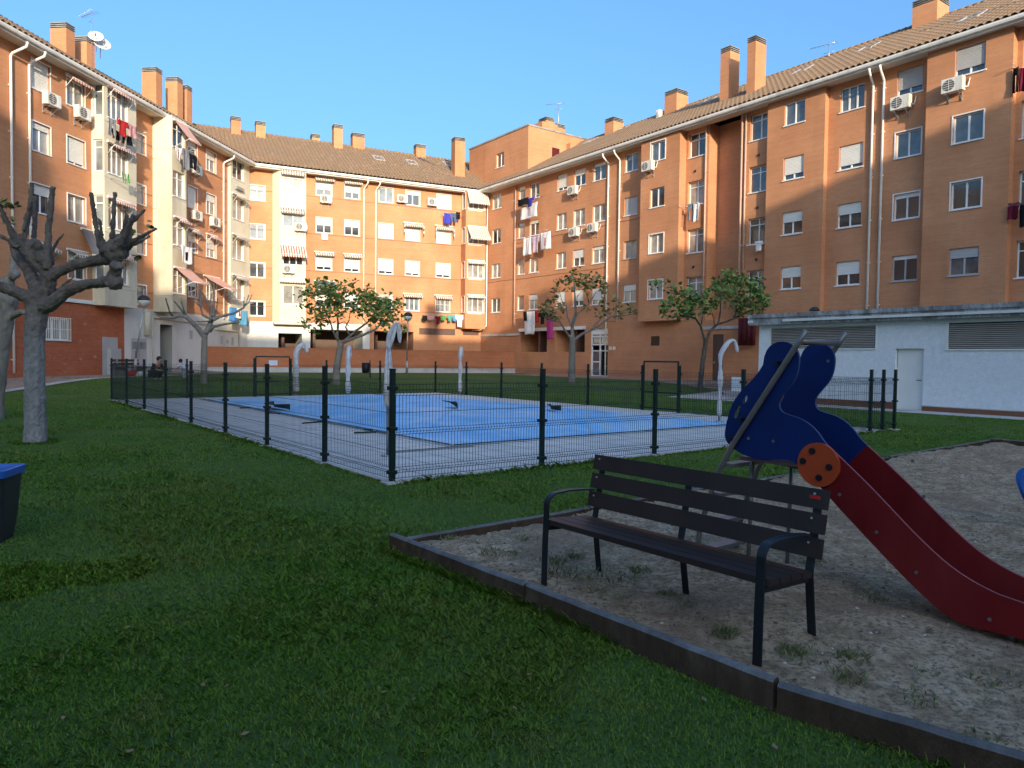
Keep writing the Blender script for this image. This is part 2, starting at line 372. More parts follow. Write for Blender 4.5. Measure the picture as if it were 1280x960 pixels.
        if weld:
            bm = bmesh.new(); bm.from_mesh(me); bmesh.ops.remove_doubles(bm, verts=bm.verts, dist=1e-4); bmesh.ops.recalc_face_normals(bm, faces=bm.faces); bm.to_mesh(me); bm.free()
        o = bpy.data.objects.new(name, me); COL.objects.link(o)
        if parent is not None: o.parent = parent; ORG[o.name] = org
        else: o.location = org; ORG[o.name] = org
        return o
def tag(o, label=None, cat=None, group=None, kind=None):
    for k, v in (('label', label), ('category', cat), ('group', group), ('kind', kind)):
        if v: o[k] = v
    return o
def thing(name, loc, label, cat, group=None):
    o = bpy.data.objects.new(name, None); COL.objects.link(o); o.empty_display_size = .2
    o.location = tuple(float(c) for c in loc); ORG[o.name] = np.array(loc, float); return tag(o, label, cat, group)
def bevel(o, w=.01, seg=2):
    b = o.modifiers.new('bevel', 'BEVEL'); b.width = w; b.segments = seg; b.limit_method = 'ANGLE'; return o

# ------------------------------------------------------------------ facade kit
def panel(mb, fr, u0, u1, z0, z1, holes=(), m=0, d=0, rev=.13, mrev=None, cut=()):
    us = sorted({u0, u1, *[h for q in holes for h in q[:2] if u0 < h < u1]})
    zs = sorted({z0, z1, *[h for q in holes for h in q[2:4] if z0 < h < z1], *[c for c in cut if z0 < c < z1]})
    for a, b in zip(us[:-1], us[1:]):
        for c, e in zip(zs[:-1], zs[1:]):
            cu, cz = (a+b)/2, (c+e)/2
            if any(h[0] < cu < h[1] and h[2] < cz < h[3] for h in holes): continue
            mm = m(cz, cu) if callable(m) else m
            mb.face([fr.P(a, d, c), fr.P(b, d, c), fr.P(b, d, e), fr.P(a, d, e)], mm, [(a, c), (b, c), (b, e), (a, e)])
    for h in holes:
        a, b, c, e = h[:4]
        if b <= u0 or a >= u1 or e <= z0 or c >= z1: continue
        k = d-(h[4] if len(h) > 4 else rev)
        mm = mrev if mrev is not None else (m((c+e)/2, (a+b)/2) if callable(m) else m)
        Q = fr.P
        mb.face([Q(a, d, c), Q(a, d, e), Q(a, k, e), Q(a, k, c)], mm, [(0, c), (0, e), (.13, e), (.13, c)])
        mb.face([Q(b, d, e), Q(b, d, c), Q(b, k, c), Q(b, k, e)], mm, [(0, e), (0, c), (.13, c), (.13, e)])
        mb.face([Q(b, d, c), Q(a, d, c), Q(a, k, c), Q(b, k, c)], mm, [(b, 0), (a, 0), (a, .13), (b, .13)])
        mb.face([Q(a, d, e), Q(b, d, e), Q(b, k, e), Q(a, k, e)], mm, [(a, 0), (b, 0), (b, .13), (a, .13)])
def window(root, fr, u0, u1, z0, z1, d=0, shut=0, panes=2, glass='glass_dark', frame='white_frame', shutter='shutter_slat',
           transom=0, grille=False, trim=0, name='window', sill=True, rec=.13):
    mb = MB(); b = .055; dd = d-rec
    f = lambda a, c, e, g, d0=dd-.03, d1=dd+.035: mb.fbox(fr, a, c, d0, d1, e, g)
    zt = z1
    f(u0, u1, z0, z0+b); f(u0, u1, zt-b, zt); f(u0, u0+b, z0+b, zt-b); f(u1-b, u1, z0+b, zt-b)
    for i in range(1, panes):
        x = u0+(u1-u0)*i/panes; f(x-.035, x+.035, z0+b, zt-b, dd-.03, dd+.028)
    if transom: f(u0+b, u1-b, transom-.025, transom+.025, dd-.03, dd+.03)
    if sill: mb.fbox(fr, u0-.05, u1+.05, dd+.035, d+.05, z0-.05, z0+.003)
    if trim:     # white surround standing proud of the wall
        mb.fbox(fr, u0-trim, u0, d+.001, d+.025, z0-.02, z1+trim); mb.fbox(fr, u1, u1+trim, d+.001, d+.025, z0-.02, z1+trim); mb.fbox(fr, u0, u1, d+.001, d+.025, z1, z1+trim)
    w = mb.build(name, frame, root)
    if shut < .97:
        mb = MB()
        for i in range(panes):
            a = u0+(u1-u0)*i/panes+.03; c = u0+(u1-u0)*(i+1)/panes-.03; k = .006*((i % 2))
            mb.fbox(fr, a, c, dd-.012-k, dd-k, z0+b*.8, zt-b*.8)
        mb.build('pane', glass, w)
    if shut > 0:
        mb = MB(); zz = z1-(z1-z0-2*b)*min(1, shut)-b
        mb.fbox(fr, u0+.045, u1-.045, dd+.036, dd+.06, zz, z1-.01)
        mb.build('shutter', shutter, w)
    if grille:
        mb = MB()
        n = int((u1-u0)/.12)
        for i in range(n+1):
            x = u0+(u1-u0)*i/n; mb.fbox(fr, x-.01, x+.01, d+.05, d+.07, z0-.05, z1+.05)
        for z in (z0-.03, (z0+z1)/2, z1+.03): mb.fbox(fr, u0-.05, u1+.05, d+.035, d+.05, z-.012, z+.012)
        mb.build('grille', 'white_paint', w)
    return w
def awning(root, fr, u0, u1, ztop, d=0, out=.35, drop=.28, mat='aw_brown', val=.16, arms=True):
    mb = MB(); n = max(6, int((u1-u0)/.09))
    mb.fbox(fr, u0, u1, d+.01, d+.10, ztop-.05, ztop+.05, 1)
    k = 6
    for i in range(n):
        a = u0+(u1-u0)*i/n; b = u0+(u1-u0)*(i+1)/n
        for j in range(k):
            t0, t1 = j/k, (j+1)/k
            g = lambda t: (d+.10+(out-.10)*t, ztop-drop*t-.05*math.sin(math.pi*t)*min(1, out))
            (d0, e0), (d1, e1) = g(t0), g(t1)
            mb.face([fr.P(a, d0, e0), fr.P(b, d0, e0), fr.P(b, d1, e1), fr.P(a, d1, e1)], 0, [(a, t0), (b, t0), (b, t1), (a, t1)], True)
        zb = val*(.8+.2*math.sin(i*math.pi)); zc = val*(1 if i % 2 else .75)
        mb.face([fr.P(a, d+out, ztop-drop), fr.P(b, d+out, ztop-drop), fr.P(b, d+out+.015, ztop-drop-zc), fr.P(a, d+out+.015, ztop-drop-zc)], 0, [(a, 0), (b, 0), (b, 1), (a, 1)])
    o = mb.build('awning', [mat, 'white_frame'], root)
    if arms:
        mb = MB()
        for x in (u0+.03, u1-.03):
            mb.tube([fr.P(x, d+.02, ztop-drop-.45), fr.P(x, d+out-.02, ztop-drop-.02)], .014, 6)
        mb.tube([fr.P(u0, d+out, ztop-drop), fr.P(u1, d+out, ztop-drop)], .018, 6)
        mb.build('awning_arm', 'white_frame', o)
    return o
def downpipe(root, fr, u, z0, z1, d=0, elbow=True, mat='downpipe'):
    mb = MB(); p = [fr.P(u, d+.08, z0), fr.P(u, d+.08, z1)]
    if elbow: p += [fr.P(u+.03, d+.14, z1+.12), fr.P(u+.15, d+.72, z1+.42), fr.P(u+.15, d+.78, z1+.62)]
    mb.tube(p, .055, 10)
    for z in np.arange(z0+.6, z1, 2.0): mb.fbox(fr, u-.075, u+.075, d, d+.10, z-.02, z+.02)
    return mb.build('downpipe', mat, root)
AC_N = [0]
def air_con(fr, u, z, label, d=0, w=.82, hh=.58, dep=.30, mat='ac_white'):
    t = thing('air_conditioner', fr.P(u, d+.25, z), label, 'air conditioner', 'air conditioners hung on the facades')
    mb = MB(); d0 = d+.12; d1 = d0+dep
    mb.fbox(fr, u-w/2, u+w/2, d0, d1, z, z+hh)
    mb.fbox(fr, u+w*.22, u+w/2+.004, d0+.04, d1+.006, z+.04, z+hh-.04)
    c = bevel(mb.build('casing', mat, t), .015)
    mb = MB(); cx = u-w*.14; r = hh*.40
    n = 20; ring = [fr.P(cx+r*math.cos(2*math.pi*i/n), d1+.012, z+hh/2+r*math.sin(2*math.pi*i/n)) for i in range(n)]
    mb.prism(ring, tuple(np.array(fr.P(0, -.02, 0))-np.array(fr.P(0, 0, 0))), 0)
    for i in range(4):
        zz = z+hh/2+r*(-.6+.4*i); hw = r*math.sqrt(max(.05, 1-(-.6+.4*i)**2))
        mb.fbox(fr, cx-hw, cx+hw, d1+.013, d1+.02, zz-.008, zz+.008, 1)
    mb.fbox(fr, cx-.008, cx+.008, d1+.014, d1+.022, z+hh/2-r, z+hh/2+r, 1)
    mb.build('fan_grille', ['dark_grille', 'ac_white'], t)
    for x in (u-w*.3, u+w*.3):
        mb = MB(); mb.fbox(fr, x-.02, x+.02, d, d1-.02, z-.045, z-.003); mb.fbox(fr, x-.02, x+.02, d, d+.04, z-.36, z-.045)
        mb.hexa([fr.P(x-.012, d+.04, z-.34), fr.P(x+.012, d+.04, z-.34), fr.P(x+.012, d+.04, z-.29), fr.P(x-.012, d+.04, z-.29)],
                [fr.P(x-.012, d1-.06, z-.06), fr.P(x+.012, d1-.06, z-.06), fr.P(x+.012, d1-.02, z-.045), fr.P(x-.012, d1-.02, z-.045)])
        mb.build('bracket', 'galv', t)
    mb = MB(); mb.tube([fr.P(u+w*.42, d1-.1, z+.1), fr.P(u+w*.62, d+.1, z+.15), fr.P(u+w*.66, d+.02, z+.5)], .022, 6); mb.build('hose', 'white_paint', t)
    return t
def garment(fr, u0, u1, z0, z1, label, mat, d=.62, kind='towel', name='laundry', cat='laundry', seed=0, mats=None):
    """a cloth hung on a line, wavy and with thickness"""
    rs = random.Random(seed*31+int(u0*97)); nu, nz = 10, 10; mb = MB(); ph = rs.random()*6; w = u1-u0; hgt = z1-z0
    def P(s, t):
        dd = d+.05*math.sin(s*6.3+ph)*(.3+t)+.02*math.sin(s*15+ph*2+t*3)
        uu = u0+w*(s+.04*math.sin(t*4+ph)*(s-.5)); return fr.P(uu, dd, z1-hgt*t-.03*math.sin(s*math.pi)*(1-t)-.02*math.sin(s*9+ph)*t)
    def inside(s, t):
        if kind == 'shirt': return (t > .0 and (.2 < s < .8 or t < .42))
        if kind == 'trousers': return t < .35 or not (.42 < s < .58)
        if kind == 'socks': return int(s*8) % 2 == 0
        return True
    for i in range(nu):
        for j in range(nz):
            if inside((i+.5)/nu, (j+.5)/nz):
                mb.face([P(i/nu, (j+1)/nz), P((i+1)/nu, (j+1)/nz), P((i+1)/nu, j/nz), P(i/nu, j/nz)], 0 if not mats else (1 if (i in (4, 5) and 2 < j < 8) else 0), None, True)
    o = mb.build(name, mats or mat, None, weld=True)
    so = o.modifiers.new('thickness', 'SOLIDIFY'); so.thickness = .012
    return tag(o, label, cat, 'laundry hung out to dry on the facades')
def gx(fr, x0, x1, y0, y1, label, mat, d=.62, **k):
    xm, ym = (x0+x1)/2, (y0+y1)/2
    u0, _ = fr.at(x0, ym, d); u1, _ = fr.at(x1, ym, d); _, zt = fr.at(xm, y0, d); _, zb = fr.at(xm, y1, d)
    return garment(fr, u0, u1, zb, zt, label, mat, d, **k)
def clothesline(root, fr, u0, u1, z, d=0, out=.7):
    mb = MB()
    for x in (u0, u1): mb.tube([fr.P(x, d, z-.1), fr.P(x, d+out, z)], .014, 6)
    for k in range(4): mb.tube([fr.P(u0, d+out*(.4+.2*k), z-.04+.02*k), fr.P((u0+u1)/2, d+out*(.4+.2*k), z-.07+.02*k), fr.P(u1, d+out*(.4+.2*k), z-.04+.02*k)], .005, 4)
    mb.build('clothes_line', 'antenna', root)

ZE, DE, DR, ZR = 15.42, .78, -6.5, 19.55
SL = (ZR-ZE)/(DE-DR)
def roof(root, fr, u0, u1, uvis0, uvis1):
    """barrel-tiled front slope (waves and courses are real), plain back slope, soffit"""
    mb = MB(); pitch, seg = .30, 8; rows = 18
    nu = int((uvis1-uvis0)/pitch*seg); us = np.linspace(uvis0, uvis1, nu+1)
    prof = [.12*abs(math.sin(math.pi*((i % seg)/seg)))**.6 for i in range(nu+1)]
    T = []
    for r in range(rows): T += [(r/rows, .03), ((r+1)/rows-1e-4, .0)]
    idx = []
    for t, lift in T:
        dd = DE-.0+(DR-DE)*t; zz = ZE+(ZR-ZE)*t
        idx.append([mb.vert(fr.P(u, dd, zz+prof[i]+lift)) for i, u in enumerate(us)])
    ln = math.hypot(DE-DR, ZR-ZE)
    for r in range(len(T)-1):
        a, b = idx[r], idx[r+1]; va, vb = T[r][0]*ln, T[r+1][0]*ln
        if r % 2 == 1: va = vb-.001
        for i in range(nu): mb.ifc([a[i], a[i+1], b[i+1], b[i]], 0, [(us[i], va+.01), (us[i+1], va+.01), (us[i+1], vb-.01), (us[i], vb-.01)])
    Q = fr.P
    for a, b in ((u0, uvis0), (uvis1, u1)):
        if b-a > .01: mb.face([Q(a, DE, ZE), Q(b, DE, ZE), Q(b, DR, ZR), Q(a, DR, ZR)], 0, [(a, 0), (b, 0), (b, ln), (a, ln)])
    mb.face([Q(u0, DR, ZR), Q(u1, DR, ZR), Q(u1, 2*DR-DE, ZE), Q(u0, 2*DR-DE, ZE)], 0, [(u0, 0), (u1, 0), (u1, ln), (u0, ln)])
    # ridge tiles
    u = uvis0
    while u < uvis1:
        mb.tube([Q(u, DR, ZR+.02), Q(u+.38, DR, ZR+.045)], [.13, .15], 8); u += .36
    return mb.build('roof', 'roof_tile', root)
def eaves(root, fr, u0, u1):
    mb = MB(); mb.fbox(fr, u0, u1, -.02, DE-.1, ZE-.22, ZE-.12); mb.build('soffit', 'soffit', root)
    mb = MB()
    mb.fbox(fr, u0, u1, DE-.1, DE-.03, ZE-.26, ZE-.02)
    prof = [(DE-.03, ZE-.02), (DE-.03, ZE-.17), (DE+.02, ZE-.2), (DE+.10, ZE-.17), (DE+.13, ZE-.10), (DE+.13, ZE-.02), (DE+.10, ZE-.02), (DE+.09, ZE-.12), (DE, ZE-.14), (DE-.01, ZE-.02)]
    mb.prism([fr.P(u0, a, b) for a, b in prof], tuple(np.array(fr.P(u1, 0, 0))-np.array(fr.P(u0, 0, 0))), 0)
    mb.build('gutter', 'gutter_white', root)
def roof_hit(fr, x, y):
    """where the ray of a pixel meets the front slope of a roof"""
    best = None
    for d in np.arange(.7, -6.6, -.02):
        u, z = fr.at(x, y, d)
        if z <= ZE+(DE-d)*SL: return u, d, z
    u, z = fr.at(x, y, DR); return u, DR, ZR
def chimney(rf, fr, x0, x1, yt, yb, dep=.8, d=None, mat='brick', base=None):
    xc = (x0+x1)/2
    if d is None: u, d, z = roof_hit(fr, xc, yb)
    ua, _ = fr.at(x0, yt, d); ub, _ = fr.at(x1, yt, d); _, zt = fr.at(xc, yt, d)
    zb = ZE+(DE-max(d, DR))*SL-.5
    mb = MB(); zc = zt-.34
    mb.fbox(fr, ua, ub, d-dep, d, zb, zc)
    c = mb.build('chimney', mat, rf)
    mb = MB()
    for k in range(3): mb.fbox(fr, ua+.03, ub-.03, d-dep+.03, d-.03, zc+.11*k+.05, zc+.11*k+.11, 0)
    mb.fbox(fr, ua+.12, ub-.12, d-dep+.12, d-.12, zc, zt-.02, 1)
    for k in range(3): mb.fbox(fr, ua-.02, ub+.02, d-dep-.02, d+.02, zc+.11*k+.052, zc+.11*k+.085, 0)
    mb.build('chimney_cap', ['concrete_dark', 'dark_hole'], c)
    return c
def skylight(rf, fr, x, y, w=.8, ln=1.1):
    u, d, z = roof_hit(fr, x, y); a = math.atan(SL)
    mb = MB(); t = np.array([*fr.t, 0]); dn = np.array([*(-fr.n*math.cos(a)), math.sin(a)]); nn = np.cross(t, dn); nn *= np.sign(nn[2])
    c = np.array(fr.P(u, d, z))+nn*.08
    for s in (-1, 1):
        mb.obox(c+t*s*w/2, t, dn, nn, .05, ln/2+.05, .06, 0); mb.obox(c+dn*s*ln/2, t, dn, nn, w/2, .05, .06, 0)
    mb.obox(c-nn*.02, t, dn, nn, w/2-.04, ln/2-.04, .02, 1)
    mb.build('skylight', ['gray_frame', 'skylight_glass'], rf)
ROW = [13.79-2.8*k for k in range(5)]

# =================================================================== RIGHT BLOCK
def back_box(mb, fr, u0, u1, m=0, d0=-.35):
    """body of the block behind its facade"""
    mb.fbox(fr, u0, u1, -12.6, -12.2, -.3, ZE, m); mb.fbox(fr, u0, u0+.3, -12.2, d0, -.3, ZE, m); mb.fbox(fr, u1-.3, u1, -12.2, d0, -.3, ZE, m)
    mb.fbox(fr, u0+.3, u1-.3, -12.2, d0-.9, ZE-.5, ZE-.4, m)
plain('pipe_pink', (.55, .36, .26), .5, .06, 2)
rt = thing('apartment_block', fr_base := FR.P(20, 0, .4), 'orange brick apartment block with a tiled roof and stair tower rising behind the slide', 'apartment block', 'brick apartment blocks round the courtyard')
def rows(us, h=1.15, base=0., rr=range(4)):
    return [(a, b, ROW[k]+base, ROW[k]+base+h) for a, b in us for k in rr]
G_W = [(1.5, 2.75), (5.1, 5.95), (6.55, 7.7), (9.8, 10.9), (11.65, 12.85), (13.65, 14.87), (16.68, 17.85)]
holesG = rows(G_W)
# porch openings, entrance, small door
PO = [(5.55, 8.87, 2.16, 3.74, 2.6), (9.8, 13.05, 2.16, 3.74, 2.6)]
DOOR = (13.62, 15.35, .5, 3.76, .25); SD = (24.0, 24.75, .5, 3.15, .12); VG = (19.2, 19.95, 2.55, 3.14, .12)
mb = MB()
panel(mb, FR, -.4, 18.65, 0, ZE-.12, holesG+PO+[DOOR])
panel(mb, FR, 18.65, 21.77, 0, 4.2, [VG]); 
M_W = [(21.95, 23.2, ROW[k]-.2, ROW[k]+1.2, .2) for k in range(4)]; N_W = [(26.2, 27.42, ROW[k]-.2, ROW[k]+1.2, .2) for k in range(4)]
panel(mb, FR, 21.77, 23.46, 0, ZE-.12, M_W)
panel(mb, FR, 23.46, 25.6, 0, 4.0, [SD])
panel(mb, FR.side_r(23.46, 0), 0, .9, 3.98, ZE-.12); panel(mb, FR, 23.46, 25.6, 3.98, ZE-.12, d=-.9); panel(mb, FR.side_l(25.6, -.9), 0, .9, 3.98, ZE-.12)
mb.face([FR.P(23.46, -.9, 4.0), FR.P(23.46, 0, 4.0), FR.P(25.6, 0, 4.0), FR.P(25.6, -.9, 4.0)])
panel(mb, FR, 25.6, 27.5, 0, ZE-.12, N_W)
B_W = rows([(31.35, 32.55), (34.07, 35.2)])
panel(mb, FR, 30.75, 35.55, 0, ZE-.12, B_W)
P_W = [(39.05, 40.6, ROW[k]-.25, ROW[k]+1.25, .2) for k in range(4)]
panel(mb, FR, 38.85, 41, 0, ZE-.12, P_W)
panel(mb, FR, 44.5, 62, 0, ZE-.12, rows([(46, 47.2), (49, 50.2), (53, 54.2), (57, 58.2)]))
for a, b in ((27.5, 30.75), (35.55, 38.85), (41, 44.5)): panel(mb, FR, a, b, 0, 3.6)
back_box(mb, FR, -12, 62)
wr = mb.build('wall', 'brick', rt)
for q in PO:
    mb = MB(); mb.face([FR.P(q[0], -2.6, q[2]), FR.P(q[1], -2.6, q[2]), FR.P(q[1], -2.6, q[3]), FR.P(q[0], -2.6, q[3])])
    mb.fbox(FR, q[0]+1.9, q[0]+2.1, -2.55, -.3, q[2], q[3]-.01)
    mb.fbox(FR, q[0]-.15, q[1]+.05, .0, .07, 3.74, 3.97, 1)
    mb.build('porch', ['brown_door', 'white_paint'], rt)
# bays
def bay(root, fr, u0, u1, p, z0, holes, m='brick', zt=ZE-.12, hl=(), hr=(), under=True, slabs=False):
    mb = MB(); panel(mb, fr, u0, u1, z0, zt, holes, d=p)
    panel(mb, fr.side_r(u1, p), 0, p, z0, zt, hr); panel(mb, fr.side_l(u0, 0), 0, p, z0, zt, hl)
    if under: mb.face([fr.P(u0, 0, z0), fr.P(u1, 0, z0), fr.P(u1, p, z0), fr.P(u0, p, z0)])
    if slabs:
        for k in range(5):
            z = ROW[0]-.35-2.8*k+.0
            if z > z0+.2: mb.fbox(fr, u0-.012, u1+.012, 0, p+.012, z-.03, z, 1)
    return mb.build('bay', [m, 'concrete'], root)
E_W = rows([(19.45, 20.62)]); A_W = rows([(28.5, 29.65)]); D_W = rows([(36.68, 37.85)]); X_W = rows([(42.2, 43.3)])
bay(rt, FR, 18.65, 21.77, .56, 4.05, E_W); bay(rt, FR, 27.5, 30.75, .3, 3.5, A_W); bay(rt, FR, 35.55, 38.85, .4, 3.5, D_W); bay(rt, FR, 41, 44.5, .4, 3.5, X_W)
S2 = 'shutter_slat_grey'
def W(fr, hs, specs, d=0, **kw):
    for h, s in zip(hs, specs):
        k = dict(kw); k.update(s); rec = h[4] if len(h) > 4 else k.pop('rec', .13)
        window(k.pop('root', rt), fr, h[0], h[1], h[2], h[3], d, rec=rec, **k)
g = dict(glass='glass_mid'); gc = dict(glass='glass_curtain'); gd = dict(glass='glass_dark')
specs = [dict(shut=.0, **gc), dict(**gd), dict(**gc), dict(**g)]                                    # col H
specs += [dict(shut=.2, panes=1, **gc), dict(shut=.15, panes=1, **gc), dict(panes=1, **gc), dict(panes=1, **g)]
specs += [dict(**g), dict(shut=.2, **gd), dict(shut=0, **gc), dict(shut=.35, **gc)]
specs += [dict(shut=.85), dict(**gc), dict(**gc), dict(shut=.7)]
specs += [dict(shut=.35, **gd), dict(**gc), dict(shut=.5, **gd), dict(shut=.7)]
specs += [dict(shut=.15, **g), dict(**gc), dict(shut=.18, **gc), dict(shut=.75)]
specs += [dict(**g), dict(shut=1, shutter=S2), dict(frame='gray_frame', **gc), dict(shut=.35, **gc)]
W(FR, holesG, specs)
W(FR, E_W, [dict(**g, trim=.06), dict(**gd), dict(**gc, trim=.06), dict(**gc, trim=.06)], d=.56)
W(FR, M_W, [dict(transom=ROW[0]+.8, **gd), dict(transom=ROW[1]+.85, **gc), dict(transom=ROW[2]+.85, **gc, frame='white_frame'), dict(transom=ROW[3]+.85, **gc)])
W(FR, N_W, [dict(transom=ROW[0]+.85, **g), dict(transom=ROW[1]+.85, **g), dict(transom=ROW[2]+.85, **gd), dict(transom=ROW[3]+.8, **gd)])
W(FR, A_W, [dict(**g), dict(shut=.78), dict(shut=.45, **gd), dict(shut=.48, **gd)], d=.3)
W(FR, B_W, [dict(panes=3, **g), dict(shut=.86), dict(shut=.45, **gd), dict(shut=.55, **gd), dict(shut=.78, shutter=S2, **gd), dict(trim=.05, **g), dict(shut=.14, trim=.05, **gd), dict(shut=.12, frame='gray_frame', **gd)])
W(FR, D_W, [dict(shut=.78, shutter=S2, **gd), dict(trim=.05, **g), dict(trim=.05, **gd), dict(shut=.35, shutter=S2, frame='gray_frame', **g)], d=.4)
W(FR, P_W, [dict(transom=h[3]-.4, **gd) for h in P_W]); W(FR, X_W, [dict(shut=.3, **gd) for h in X_W], d=.4)
W(FR, rows([(46, 47.2), (49, 50.2), (53, 54.2), (57, 58.2)]), [dict(shut=random.choice([0, .3, .6, 1]), **g) for _ in range(16)])
for u, z0, e in ((15.22, .6, 1), (16.29, 4.2, 1), (33.0, 3.75, 1), (33.5, 3.75, 1)): downpipe(rt, FR, u, z0, ZE-.85, 0)
for u, z0, d in ((4.82, 4.2, 0), (23.3, 4.0, 0), (25.75, 4.0, 0), (26.0, 6.0, 0)): downpipe(rt, FR, u, z0, ZE-.3, d, False, 'pipe_pink')
# low wall features
for a, b in ((23.3, 25.85), (-.4, 5.5)): mb = MB(); mb.fbox(FR, a, b, 0, .06, 3.45, 3.62); mb.build('string_course', 'concrete', rt)
mb = MB(); mb.fbox(FR, SD[0], SD[1], -.1, -.05, .5, SD[3]); mb.fbox(FR, SD[0]+.08, SD[0]+.14, -.05, -.02, 1.5, 1.62, 1); mb.build('side_door', ['brown_door', 'galv'], rt)
mb = MB(); mb.fbox(FR, VG[0], VG[1], -.11, -.08, VG[2], VG[3])
for k in range(6): mb.fbox(FR, VG[0], VG[1], -.08, -.03, VG[2]+.04+.095*k, VG[2]+.075+.095*k)
mb.build('vent_grille', 'brown_door', rt)
a, b, c, e, _ = DOOR
mb = MB(); fbx = lambda *q, m=0: mb.fbox(FR, *q, m)
for x in (a, (a+b)/2-.04, b-.08): fbx(x, x+.08, -.2, -.1, c, e)
for z in (c, 2.2, 2.62, 3.16, e-.4): fbx(a+.08, b-.08, -.2, -.105, z, z+.08 if z < 3.2 else e)
fbx(a+.08, (a+b)/2-.04, -.2, -.108, 1.45, 1.52); fbx(a+.08, a+.13, -.2, -.108, c, 2.2); 
dr = mb.build('entrance_door', 'white_frame', rt)
mb = MB(); fbx(a+.1, (a+b)/2-.05, -.17, -.16, c+.1, 2.2); fbx(a+.05, b-.05, -.17, -.16, 2.66, 3.34); mb.build('pane', 'glass_mid', dr)
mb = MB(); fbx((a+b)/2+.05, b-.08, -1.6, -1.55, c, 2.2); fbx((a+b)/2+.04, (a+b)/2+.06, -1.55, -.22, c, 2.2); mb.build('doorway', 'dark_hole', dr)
mb = MB()
for x in (15.5, 15.85): fbx(x, x+.24, 0, .02, 2.3, 2.52)
mb.build('plaque', 'sign_white', rt)
for (u, z) in [(22.5, ROW[k]-1.1) for k in range(3)]+[(26.8, ROW[k]-1.1) for k in range(3)]: mb = MB(); mb.lathe(FR.P(u, .02, z), [(.001, 0), (.06, .0), (.06, .12), (.001, .12)], 8); mb.build('wall_vent', 'dark_hole', rt)
rf_R = roof(rt, FR, -12, 62, -8, 46); eaves(rt, FR, FR.uv(_eaveBR), 62)
chimney(rf_R, FR, 901, 913, 58, 127, .9); chimney(rf_R, FR, 934.5, 945, 45, 118, 1.0)
chimney(rf_R, FR, 1141, 1172, -4, 38, 1.3, d=-5.6); chimney(rf_R, FR, 831, 846, 112, 140, 1.2, d=-5.4); chimney(rf_R, FR, 756, 767, 147, 166, 1.1, d=-5.6)
for x, y in ((738, 178), (783, 160), (1003, 90), (1085, 62), (1215, 24), (885, 128)): skylight(rf_R, FR, x, y)
mb = MB()
for x0, y0, x1, y1 in ((1150, 42, 1279, 3), (800, 152, 905, 122)):
    pts = []
    for t in np.linspace(0, 1, 12):
        u, d, z = roof_hit(FR, x0+(x1-x0)*t, y0+(y1-y0)*t); pts.append(FR.P(u, d, z+.07))
    mb = MB(); mb.tube(pts, .06, 6); mb.build('roof_conduit', 'cable', rf_R)
# stair tower
mb = MB(); tw = (-3.6, 4.95)
panel(mb, FR, tw[0], tw[1], 15.5, 19.95, [(.55, 1.65, 17.5, 18.65, .15)], d=-1)
panel(mb, FR.side_r(tw[1], -1), 0, 6, 15, 19.95, [(2.4, 3.2, 17.55, 18.7, .1)]); panel(mb, FR.side_l(tw[0], -7), 0, 6, 15, 19.95)
mb.fbox(FR, tw[0]-.06, tw[1]+.06, -7.06, -.94, 19.95, 20.07, 1)
mb.fbox(FR, tw[1]-2.6, tw[1]-.8, -4.6, -3.0, 20.07, 20.9, 0)
mb.fbox(FR, tw[1]+.002, tw[1]+.5, -7.2, -4.9, 16.5, 19.2, 0)
tw_o = mb.build('stair_tower', ['brick', 'concrete_dark'], rt)
window(tw_o, FR, .55, 1.65, 17.5, 18.65, -1, rec=.15, **gd)
mb = MB(); s = FR.side_r(tw[1], -1)
mb.fbox(s, 2.4, 3.2, -.09, -.06, 17.55, 18.7)
for k in range(9): mb.fbox(s, 2.4, 3.2, -.06, -.02, 17.6+.12*k, 17.66+.12*k)
mb.build('louvre', 'dark_red', tw_o)
chimney(rf_R, FR, 688, 696, 155, 186, .9, d=-4.6)
chimney(tw_o, FR, 673, 683, 147, 158, .9, d=-6)

# =================================================================== MIDDLE BLOCK
bt = thing('apartment_block', FB.P(9, 0, .4), "sunlit orange brick apartment block between the two side blocks, with dark ground floor openings", 'apartment block', 'brick apartment blocks round the courtyard')
ST = [(.14, 1.2, 12.94-2.8*k, 14.0-2.8*k) for k in range(4)]
C_W = rows([(4.9, 6.08), (7.05, 8.2), (9.72, 10.88), (11.9, 13.08), (14.5, 15.73)])
PB = [(2.17, 3.88, .4, 3.32, 3.0), (4.5, 8.5, .4, 3.68, 3.0), (9.4, 12.62, .4, 3.68, 3.0)]
mb = MB()
wm = lambda z, u: 1 if (z < 4.15 and u < 9.05) else 0
panel(mb, FB, -.6, 1.75, 0, ZE-.12, ST, m=wm, cut=(4.15,)); panel(mb, FB, 1.75, 4.05, 0, 4.15, PB[:1], m=1)
panel(mb, FB, 4.05, 9.05, 0, ZE-.12, C_W+PB, m=wm, cut=(4.15,)); panel(mb, FB, 9.05, LENB+.3, 0, ZE-.12, C_W+PB, m=0)
back_box(mb, FB, -12.2, LENB+12); mb.build('wall', ['brick', 'render_white'], bt)
for q in PB:
    mb = MB(); mb.face([FB.P(q[0], -3, q[2]), FB.P(q[1], -3, q[2]), FB.P(q[1], -3, q[3]), FB.P(q[0], -3, q[3])])
    mb.fbox(FB, q[0]+.4, q[0]+.6, -2.95, -1.2, q[2], q[3]-.02)
    mb.build('porch', 'brown_door', bt)
for q in ((13.1, 16.2, 3.5, 4.02), (16.9, 18.3, 3.55, 3.9)): mb = MB(); mb.fbox(FB, q[0], q[1], 0, .02, q[2], q[3]); mb.build('wall_band', 'brown_door', bt)
